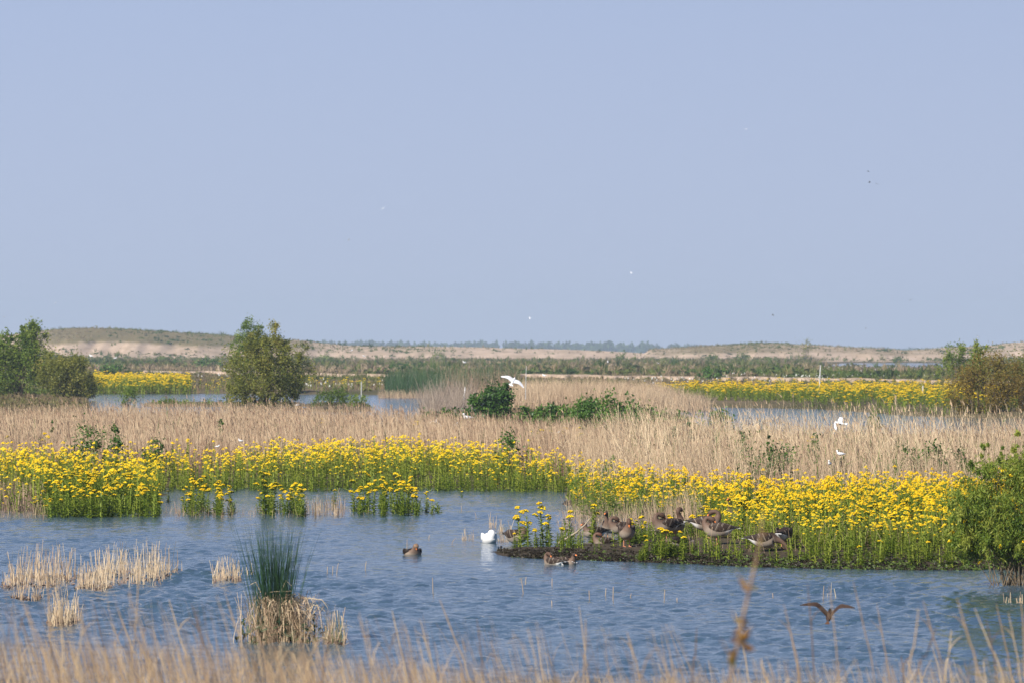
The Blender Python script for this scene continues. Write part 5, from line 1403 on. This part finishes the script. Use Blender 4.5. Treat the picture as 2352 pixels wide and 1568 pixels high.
def flying(name, label, cat, u, v, d, yaw, pitch, roll, s, wing_l, wing_r, body_c, wing_c, tip_c, head_c, bill='redbill', tail_spread=.5, group=None, tail_c=None, detail=True, ch=1.0):
    """Bird in flight, body along +x, span about 1 when s = 1. wing_l / wing_r: heights of elbow and tip (dihedral) and sweep."""
    p = px(u, v, 0, d)
    t = thing(name, label, cat, p, 0, group)
    t.rotation_euler = (math.radians(roll), math.radians(pitch), math.radians(yaw)); t.scale = (s, s, s)
    path = [(-.17, 0, 0, .012, .006), (-.13, 0, 0, .03, .02), (-.06, 0, -.005, .05, .045), (.03, 0, -.005, .055, .055), (.10, 0, .0, .042, .042), (.14, 0, .008, .032, .034), (.175, 0, .012, .032, .034), (.205, 0, .008, .018, .018)]
    V, Fs, sp, ang = loft(path, 3, 10)
    hm = np.clip((sp - .66) / .06, 0, 1)
    col = lerp(np.array(body_c), np.array(head_c), hm)
    bm = np.clip(np.sin(ang) * 2 - .6, 0, 1) * (sp < .6)
    col = col * (1 - bm[:, None]) + np.array(wing_c) * bm[:, None]
    part("body", col_mesh("body", V, Fs, col), t)
    b = Buf(); V, Fs, _, _ = loft([(.20, 0, .006, .010, .010), (.225, 0, .002, .006, .005), (.25, 0, -.004, .002, .002)], 2, 6); b.add(V, Fs)
    part("bill", b.mesh("bill", [M[bill]], True), t)
    for sg, (ze, zt, sw) in ((1, wing_l), (-1, wing_r)):
        secs = [(.03, sg * .03, .01, .085 * ch, .014, 0), (.045, sg * .12, .01 + ze * .55, .08 * ch, .011, 0), (.055, sg * .21, .01 + ze, .07 * ch, .008, 0), (.035 + sw * .3, sg * (.21 + .11 * (1 - abs(zt - ze))), .01 + ze + (zt - ze) * .38, .055 * ch, .006, 0), (-.01 + sw * .7, sg * (.21 + .21 * (1 - .3 * abs(zt - ze))), .01 + ze + (zt - ze) * .75, .036 * ch, .004, 0), (-.05 + sw, sg * (.21 + .29 * (1 - .3 * abs(zt - ze))), .01 + zt, .010, .002, 0)]
        wc, tc_ = np.array(wing_c), np.array(tip_c)
        part("wing", wing_mesh("wing", secs, 10, lambda tt, cc: lerp(wc, tc_, np.clip((tt - .82) / .1, 0, 1)) + (np.clip(cc - .5, 0, 1) * .12)[:, None]), t)
    a = np.linspace(-tail_spread, tail_spread, 7)
    top = np.array([[-.12, 0, .004]] + [[-.12 - .13 * np.cos(q), .13 * np.sin(q), .004] for q in a]); bot = top - [0, 0, .006]
    V = np.vstack([top, bot])
    f3 = [[0, i + 2, i + 1] for i in range(6)] + [[8, 9 + i, 10 + i] for i in range(6)]
    f4 = [[i + 1, i + 2, i + 10, i + 9] for i in range(6)]
    part("tail", col_mesh("tail", V, [np.array(f3), np.array(f4)], np.tile(np.array(tail_c or body_c), (16, 1)), False), t)
    return t
WH, GR, DK = (.84, .84, .84), (.62, .63, .66), (.04, .04, .045)
flying("gull", "large white gull banking with spread wings over the dark round bush", "gull", 1178, 875, 185, 62, -40, 36, 1.0, (.02, -.02, .0), (.03, .0, .0), WH, GR, (.8, .8, .8), WH, tail_spread=.85, ch=1.3)
flying("gull", "white gull with one drooping wing flying low over the right reeds", "gull", 1930, 971, 140, 152, -6, -22, .88, (.06, -.06, -.02), (.10, -.08, -.05), WH, GR, (.25, .25, .28), WH)
flying("gull", "slim white gull skimming the reed tops under the broad olive willow", "gull", 682, 929, 226, 25, 0, -28, .62, (.03, .02, 0), (.03, .02, 0), WH, (.8, .8, .8), (.7, .7, .7), WH)
flying("duck", "dark duck flying away low over the near water with wings raised", "duck", 1904, 1414, 68, 78, -32, 0, .78, (.20, .27, -.02), (.17, .22, -.02), (.03, .018, .012), (.05, .03, .022), (.03, .022, .02), (.01, .013, .01), 'eye', .35, tail_c=(.10, .05, .03))
sky = [(880, 479, WH, "white gull high in the empty sky left of the middle"), (801, 551, (.2, .2, .22), "dark bird speck below and left of the high left gull"), (128, 696, WH, "small pale gull over the left dune"),
       (9, 728, (.6, .6, .6), "faint pale bird at the left edge of the sky"), (1450, 627, WH, "white gull in the sky right of the middle, half way down"), (1616, 298, (.6, .6, .62), "left of the two highest gulls in the sky"),
       (1714, 297, WH, "right, whiter one of the two highest gulls in the sky"), (1994, 394, DK, "dark slanting bird, uppermost of the three birds at right"), (1997, 419, DK, "lower left bird of the three dark birds at right"),
       (2014, 423, (.15, .15, .17), "lower right, faintest bird of the three dark birds at right"), (2092, 689, DK, "lone dark bird low over the right dune"), (1217, 731, WH, "tiny white gull low over the far bluish wood"),
       (1775, 724, (.25, .25, .27), "tiny grey bird low in the sky over the right dune"), (1989, 754, (.25, .25, .27), "lowest tiny grey bird over the dip between the right dunes"), (2246, 773, WH, "white gull just above the rusty shrub and the dune crest")]
for i, (u, v, c_, lab) in enumerate(sky):
    r = np.random.default_rng(i)
    d = r.uniform(560, 760)
    flying("distant_gull", lab, "bird", u, v, d, r.uniform(0, 360), r.uniform(-10, 10), r.uniform(-40, 40), r.uniform(.6, .85), (.08, .0, -.02), (.08, .02, -.02), c_, c_ if c_ is not WH else GR, (.15, .15, .17), c_, group="birds high over the marsh")

def small_gull(label, u, v, d, yaw, s, group, legs=True, z=None):
    p = px(u, v, 0, d)
    if z is None: p[2] = max(p[2], float(max(ground_z(np.array([p[0]]), np.array([p[1]]))[0], 0)))
    t = thing("gull", label, "gull", p, math.radians(yaw), group); t.scale = (s, s, s)
    path = [(-.24, 0, .15, .008, .005), (-.17, 0, .155, .03, .022), (-.08, 0, .155, .062, .058), (.03, 0, .16, .07, .07), (.09, 0, .19, .05, .05), (.115, 0, .24, .035, .035), (.13, 0, .275, .036, .038), (.16, 0, .275, .024, .024)]
    V, Fs, sp, ang = loft(path, 3, 10)
    bm = np.clip(np.sin(ang) * 2 - .5, 0, 1) * (sp < .55)
    col = lerp(np.array(WH), np.array(GR), bm)
    part("body", col_mesh("body", V, Fs, col), t)
    b = Buf(); V, Fs, _, _ = loft([(.155, 0, .272, .010, .010), (.20, 0, .262, .003, .003)], 2, 6); b.add(V, Fs); part("bill", b.mesh("bill", [M['redbill']], True), t)
    if legs:
        for sg in (-1, 1):
            b = Buf(); V, f = tube([[0, sg * .03, .11], [0, sg * .03, .05], [.0, sg * .03, -.01]], [.008, .006, .006], 5); b.add(V, f)
            part("leg", b.mesh("leg", [M['redbill']], True), t)
    return t
for u, v, d, yaw, s, lab, lg in (
        (996, 979, 192, 20, 1.0, "white gull sitting in the weeds, leftmost of those before the dark round bush", False), (1073, 968, 196, 200, 1.15, "largest pale gull sitting at the left foot of the dark round bush", False),
        (1013, 983, 190, 160, .8, "small white gull sitting between the two gulls before the low bramble mound", False), (1048, 982, 190, 60, .8, "white gull sitting upright just left of the largest sitting gull", False),
        (1930, 1050, 128, 190, .65, "white gull sitting in the right reeds above the flower field", False), (1906, 1072, 124, 250, .6, "white gull half hidden by the top flowers of the right field", False),
        (500, 1029, 152, 20, .4, "small white bird between reeds and flowers left of the middle", False), (553, 1017, 156, 200, .5, "pale bird low in the reeds right of the small white bird", False), (1282, 1000, 172, 30, .7, "white bird among the scattered yellow flowers in the reeds", False),
        (178, 821, 1000, 30, 2.2, "white gull standing left of the pair below the left dune", True), (209, 821, 1000, 150, 2.4, "brightest white gull standing below the left dune", True), (265, 825, 960, 20, 1.8, "rightmost of the white gulls standing below the left dune", True),
        (519, 853, 700, 190, 1.9, "white gull standing by the sandy dam left of the broad olive willow", True), (1067, 836, 900, 200, 2.2, "white gull standing in the far grass above the green reed stand", True), (1250, 866, 610, 160, 1.5, "white gull standing on the sandy dam right of the large flying gull", True),
        (1396, 835, 1000, 90, 2.2, "grey heron-like bird standing upright in the far grass", True), (1485, 836, 1000, 30, 1.6, "left of two white gulls on the far grass bank", True), (1512, 836, 1000, 200, 1.6, "right of two white gulls on the far grass bank", True),
        (2250, 838, 900, 20, 2.0, "white gull on the distant water's bank by the rusty shrub", True), (2335, 848, 800, 200, 2.0, "white gull resting at the end of the distant dark bank", True), (808, 807, 1300, 30, 2.0, "white bird on the dune foot right of the broad olive willow", True), (836, 820, 1200, 200, 2.0, "white bird lying in the grass below the sand slope", True)):
    small_gull(lab, u, v, d, yaw, s, "white gulls sitting in the marsh", lg)

# ------------------------------------------------------------------ blurred reeds and twig close to the camera
def fore(name, label, n, u_lo, u_hi, topf, dlo, dhi, w, tint, lean=(-.16, .08), indiv=False, group=None):
    b = Buf(); r = np.random.default_rng(int(n + u_lo + 999))
    d = r.uniform(dlo, dhi, n); u = r.uniform(u_lo, u_hi, n)
    vt = topf(u, r)
    x = (u - CX) / F * d
    g = ground_z(x, d)
    zt = H - (vt - HOR) * d / F
    h = np.maximum(zt - g, .3) + .05
    ln = np.column_stack([r.normal(*lean, n), r.normal(0, .06, n)]) * h[:, None]
    base = np.column_stack([x - ln[:, 0], d, g - .05])      # the tip is where the photograph shows it
    V, f, k = ribbons(base, h, ln, w * r.uniform(.6, 1.3, n), 5, face=r.normal(0, .6, n), taper=.75, curve=1.7)
    b.add(V, f, 0, np.repeat(np.clip(r.uniform(*tint, n), 0, 1), k))
    m_ = n // 2; i = r.integers(0, n, m_); q = r.uniform(.45, .92, m_)
    lb = base[i].copy(); lb[:, :2] += ln[i] * (q ** 1.7)[:, None]; lb[:, 2] += h[i] * q
    L = r.uniform(.15, .4, m_); a = r.normal(0, .5, m_) + np.pi * (r.random(m_) < .5)
    V, f, k = ribbons(lb, L * .8, np.column_stack([np.cos(a), np.sin(a)]) * (L * .35)[:, None], np.full(m_, w * .9), 3, curve=1.3, droop=r.uniform(0, .9, m_))
    b.add(V, f, 0, np.repeat(r.uniform(*tint, m_), k))
    return tag(b.build(name, [M['fore']]), label, kind="stuff")
M['fore'] = leafy("foreground_reed", [(0.0, (0.13, 0.075, 0.05)), (0.4, (0.40, 0.275, 0.165)), (0.75, (0.58, 0.43, 0.26)), (1.0, (0.70, 0.55, 0.35))], .25, .7, .2, 0)
def top1(u, r):
    return np.interp(u, [-60, 200, 600, 900, 1200, 1500, 2400], [1452, 1465, 1482, 1508, 1532, 1548, 1560]) + np.abs(r.normal(0, 32, len(u)))
fore("foreground_reeds", "dense blurred fringe of dry reeds along the bottom edge", 2300, -150, 1750, top1, 23, 40, .0075, (.15, .85))
fore("foreground_reeds", "thin blurred fringe of dry reeds at the bottom right", 520, 1500, 2480, lambda u, r: 1508 + np.abs(r.normal(0, 45, len(u))), 23, 40, .009, (.15, .9))
fore("foreground_reeds", "loose taller blurred reed tips over the near water on the left", 460, -60, 1560, lambda u, r: np.interp(u, [-60, 700, 900, 1560], [1335, 1370, 1410, 1430]) + np.abs(r.normal(0, 75, len(u))), 22, 38, .0075, (.05, .8))
def stem(u0, v0, u1, v1, d, w, tn, label=None, group=None, bend=.25):
    """one foreground reed from its tip (u0, v0) to where it leaves the frame (u1, v1)."""
    a = px(u0, v0, 0, d); c_ = px(u1, v1, 0, d)
    g = float(ground_z(np.array([c_[0]]), np.array([d]))[0])
    dirn = (c_ - a) / (c_[2] - a[2])
    foot = c_ + dirn * (g - .05 - c_[2]) * .6; foot[2] = g - .05
    P = catmull(np.array([a, a * .5 + c_ * .5 + np.array([bend * .02, 0, 0]), c_, foot]), 4)
    V, f = tube(P, np.interp(np.linspace(0, 1, len(P)), [0, .15, 1], [w * .18, w * .4, w * .5]), 6)
    b = Buf(); b.add(V, f, 0, tn)
    t = np.random.default_rng(int(u0 * 3 + v0))
    lf = P[3]; s_ = 1 if t.random() < .5 else -1
    if t.random() < .5:
        V, f = tube([lf, lf + [s_ * .03, 0, .05], lf + [s_ * .08, 0, .09]], [w * .3, w * .3, w * .1], 5); b.add(V, f, 0, tn)
    return tag(b.build("tall_reed", [M['fore']], smooth=True), label, "reed", group)
ST = [(1967, 1505, 1985, 1568, "x"), (1858, 1345, 0, 0, 0)]
stems_px = [(2014, 1385, 2042, 1568), (2070, 1505, 2075, 1568), (2120, 1378, 2170, 1568), (2140, 1480, 2162, 1568), (2075, 1290, 0, 0), (2198, 1372, 2250, 1568), (2238, 1395, 2305, 1568), (2288, 1385, 2325, 1568), (2316, 1405, 2345, 1568), (2345, 1378, 2352, 1500),
            (2418 - 40, 1420, 2395, 1568), (2440 - 40, 1395, 2420, 1568), (1855, 1340, 1870, 1568), (1905, 1345, 1926, 1568), (1800, 1385, 1840, 1568), (1960, 1335, 2010, 1568), (2110, 1395, 2085, 1568), (2150, 1440, 2100, 1568), (1815, 1450, 1835, 1568), (2185, 1445, 2170, 1568),
            (2265, 1420, 2290, 1568), (40, 1395, 95, 1568), (190, 1395, 175, 1568), (215, 1385, 255, 1568), (270, 1395, 330, 1568), (388, 1375, 440, 1568), (440, 1385, 490, 1568), (515, 1355, 580, 1568), (545, 1390, 560, 1568), (730, 1445, 700, 1568), (760, 1420, 740, 1568),
            (900, 1400, 935, 1568), (965, 1420, 1000, 1568), (1010, 1375, 1080, 1568), (1095, 1420, 1110, 1568), (1330, 1390, 1350, 1568), (1345, 1420, 1340, 1568), (1440, 1450, 1470, 1568), (1600, 1440, 1590, 1568), (1690, 1405, 1720, 1568), (128, 1300, 150, 1568), (320, 1300, 300, 1568), (105, 1260, 118, 1568)]
ORD = "first second third fourth fifth sixth seventh eighth ninth tenth eleventh twelfth thirteenth fourteenth fifteenth sixteenth seventeenth eighteenth nineteenth twentieth twenty-first twenty-second".split()
stems_px = sorted(q for q in stems_px if q[3])
cnt = {}
for i, (a, b_, c_, e) in enumerate(stems_px):
    r = np.random.default_rng(i)
    side = "right part" if a > 1700 else "left part" if a < 800 else "middle"
    k_ = cnt[side] = cnt.get(side, -1) + 1
    ln_ = "left-leaning" if c_ - a > 12 else "right-leaning" if c_ - a < -12 else "upright"
    stem(a, b_, c_, e, r.uniform(26, 36), .0092 * r.uniform(.8, 1.2), r.uniform(.35, .95) if i % 4 else .1, f"{ln_} tall blurred reed, {ORD[k_]} from the left in the {side}", f"tall blurred reed stems in the {side}")
# the bent twig with withered buds
d = 17.0
P0 = [px(u, v, 0, d) for u, v in ((1660, 1640), (1676, 1560), (1692, 1490), (1706, 1420), (1722, 1350), (1738, 1280), (1748, 1225), (1752, 1170))]
g = float(ground_z(np.array([P0[0][0]]), np.array([d]))[0])
foot = P0[0].copy(); foot[0] -= .22; foot[2] = g - .05
t = thing("twig", "bent blurred twig with orange withered leaf buds close to the camera", "twig", foot)
P = catmull(np.array([foot, (foot + P0[0]) / 2 + [.06, 0, 0]] + P0), 4) - foot
b = Buf(); V, f = tube(P, np.interp(np.linspace(0, 1, len(P)), [0, .6, .9, 1], [.0066, .0055, .0038, .0012]), 8); b.add(V, f, 0, .5)
M['twig'] = plain("twig_bark", (0.34, 0.23, 0.13), .8, .2, (0.16, 0.10, 0.07), 20)
part("stem", b.mesh("stem", [M['twig']], True), t)
M['bud'] = leafy("withered_leaf", [(0.0, (0.16, 0.07, 0.02)), (.5, (0.38, 0.20, 0.03)), (1.0, (0.36, 0.30, 0.06))], .3, .6, .2, .5)
r = np.random.default_rng(2)
for (u, v, n, s_) in ((1722, 1352, 5, .030), (1710, 1442, 7, .040), (1698, 1478, 7, .042), (1688, 1512, 6, .036), (1746, 1230, 3, .018)):
    c = px(u, v, 0, d) - foot
    for j in range(n):
        b = Buf(); a = r.uniform(0, 6.28); L = s_ * r.uniform(.6, 1.3)
        dr = np.array([np.cos(a), np.sin(a) * .6, r.uniform(-.5, .8)]); dr /= np.linalg.norm(dr)
        sd = np.cross(dr, [0, 1, .2]); sd /= np.linalg.norm(sd) + 1e-9; nn = np.cross(sd, dr)
        q0 = c + r.normal(0, .008, 3)
        V = [q0, q0 + dr * L * .5 + sd * L * .28 + nn * L * .1, q0 + dr * L - nn * L * .1, q0 + dr * L * .5 - sd * L * .28 + nn * L * .1]
        b.add(V, np.array([[0, 1, 2], [0, 2, 3]]), 0, r.random())
        part("leaf", b.mesh("leaf", [M['bud']]), t)
    if s_ > .025:
        b = Buf(); e = c + [r.choice([-1, 1]) * .05, 0, .07]; V, f = tube([c, (c + e) / 2 + [0, 0, -.01], e], [.004, .003, .001], 5); b.add(V, f)
        part("side_shoot", b.mesh("side_shoot", [M['twig']]), t)
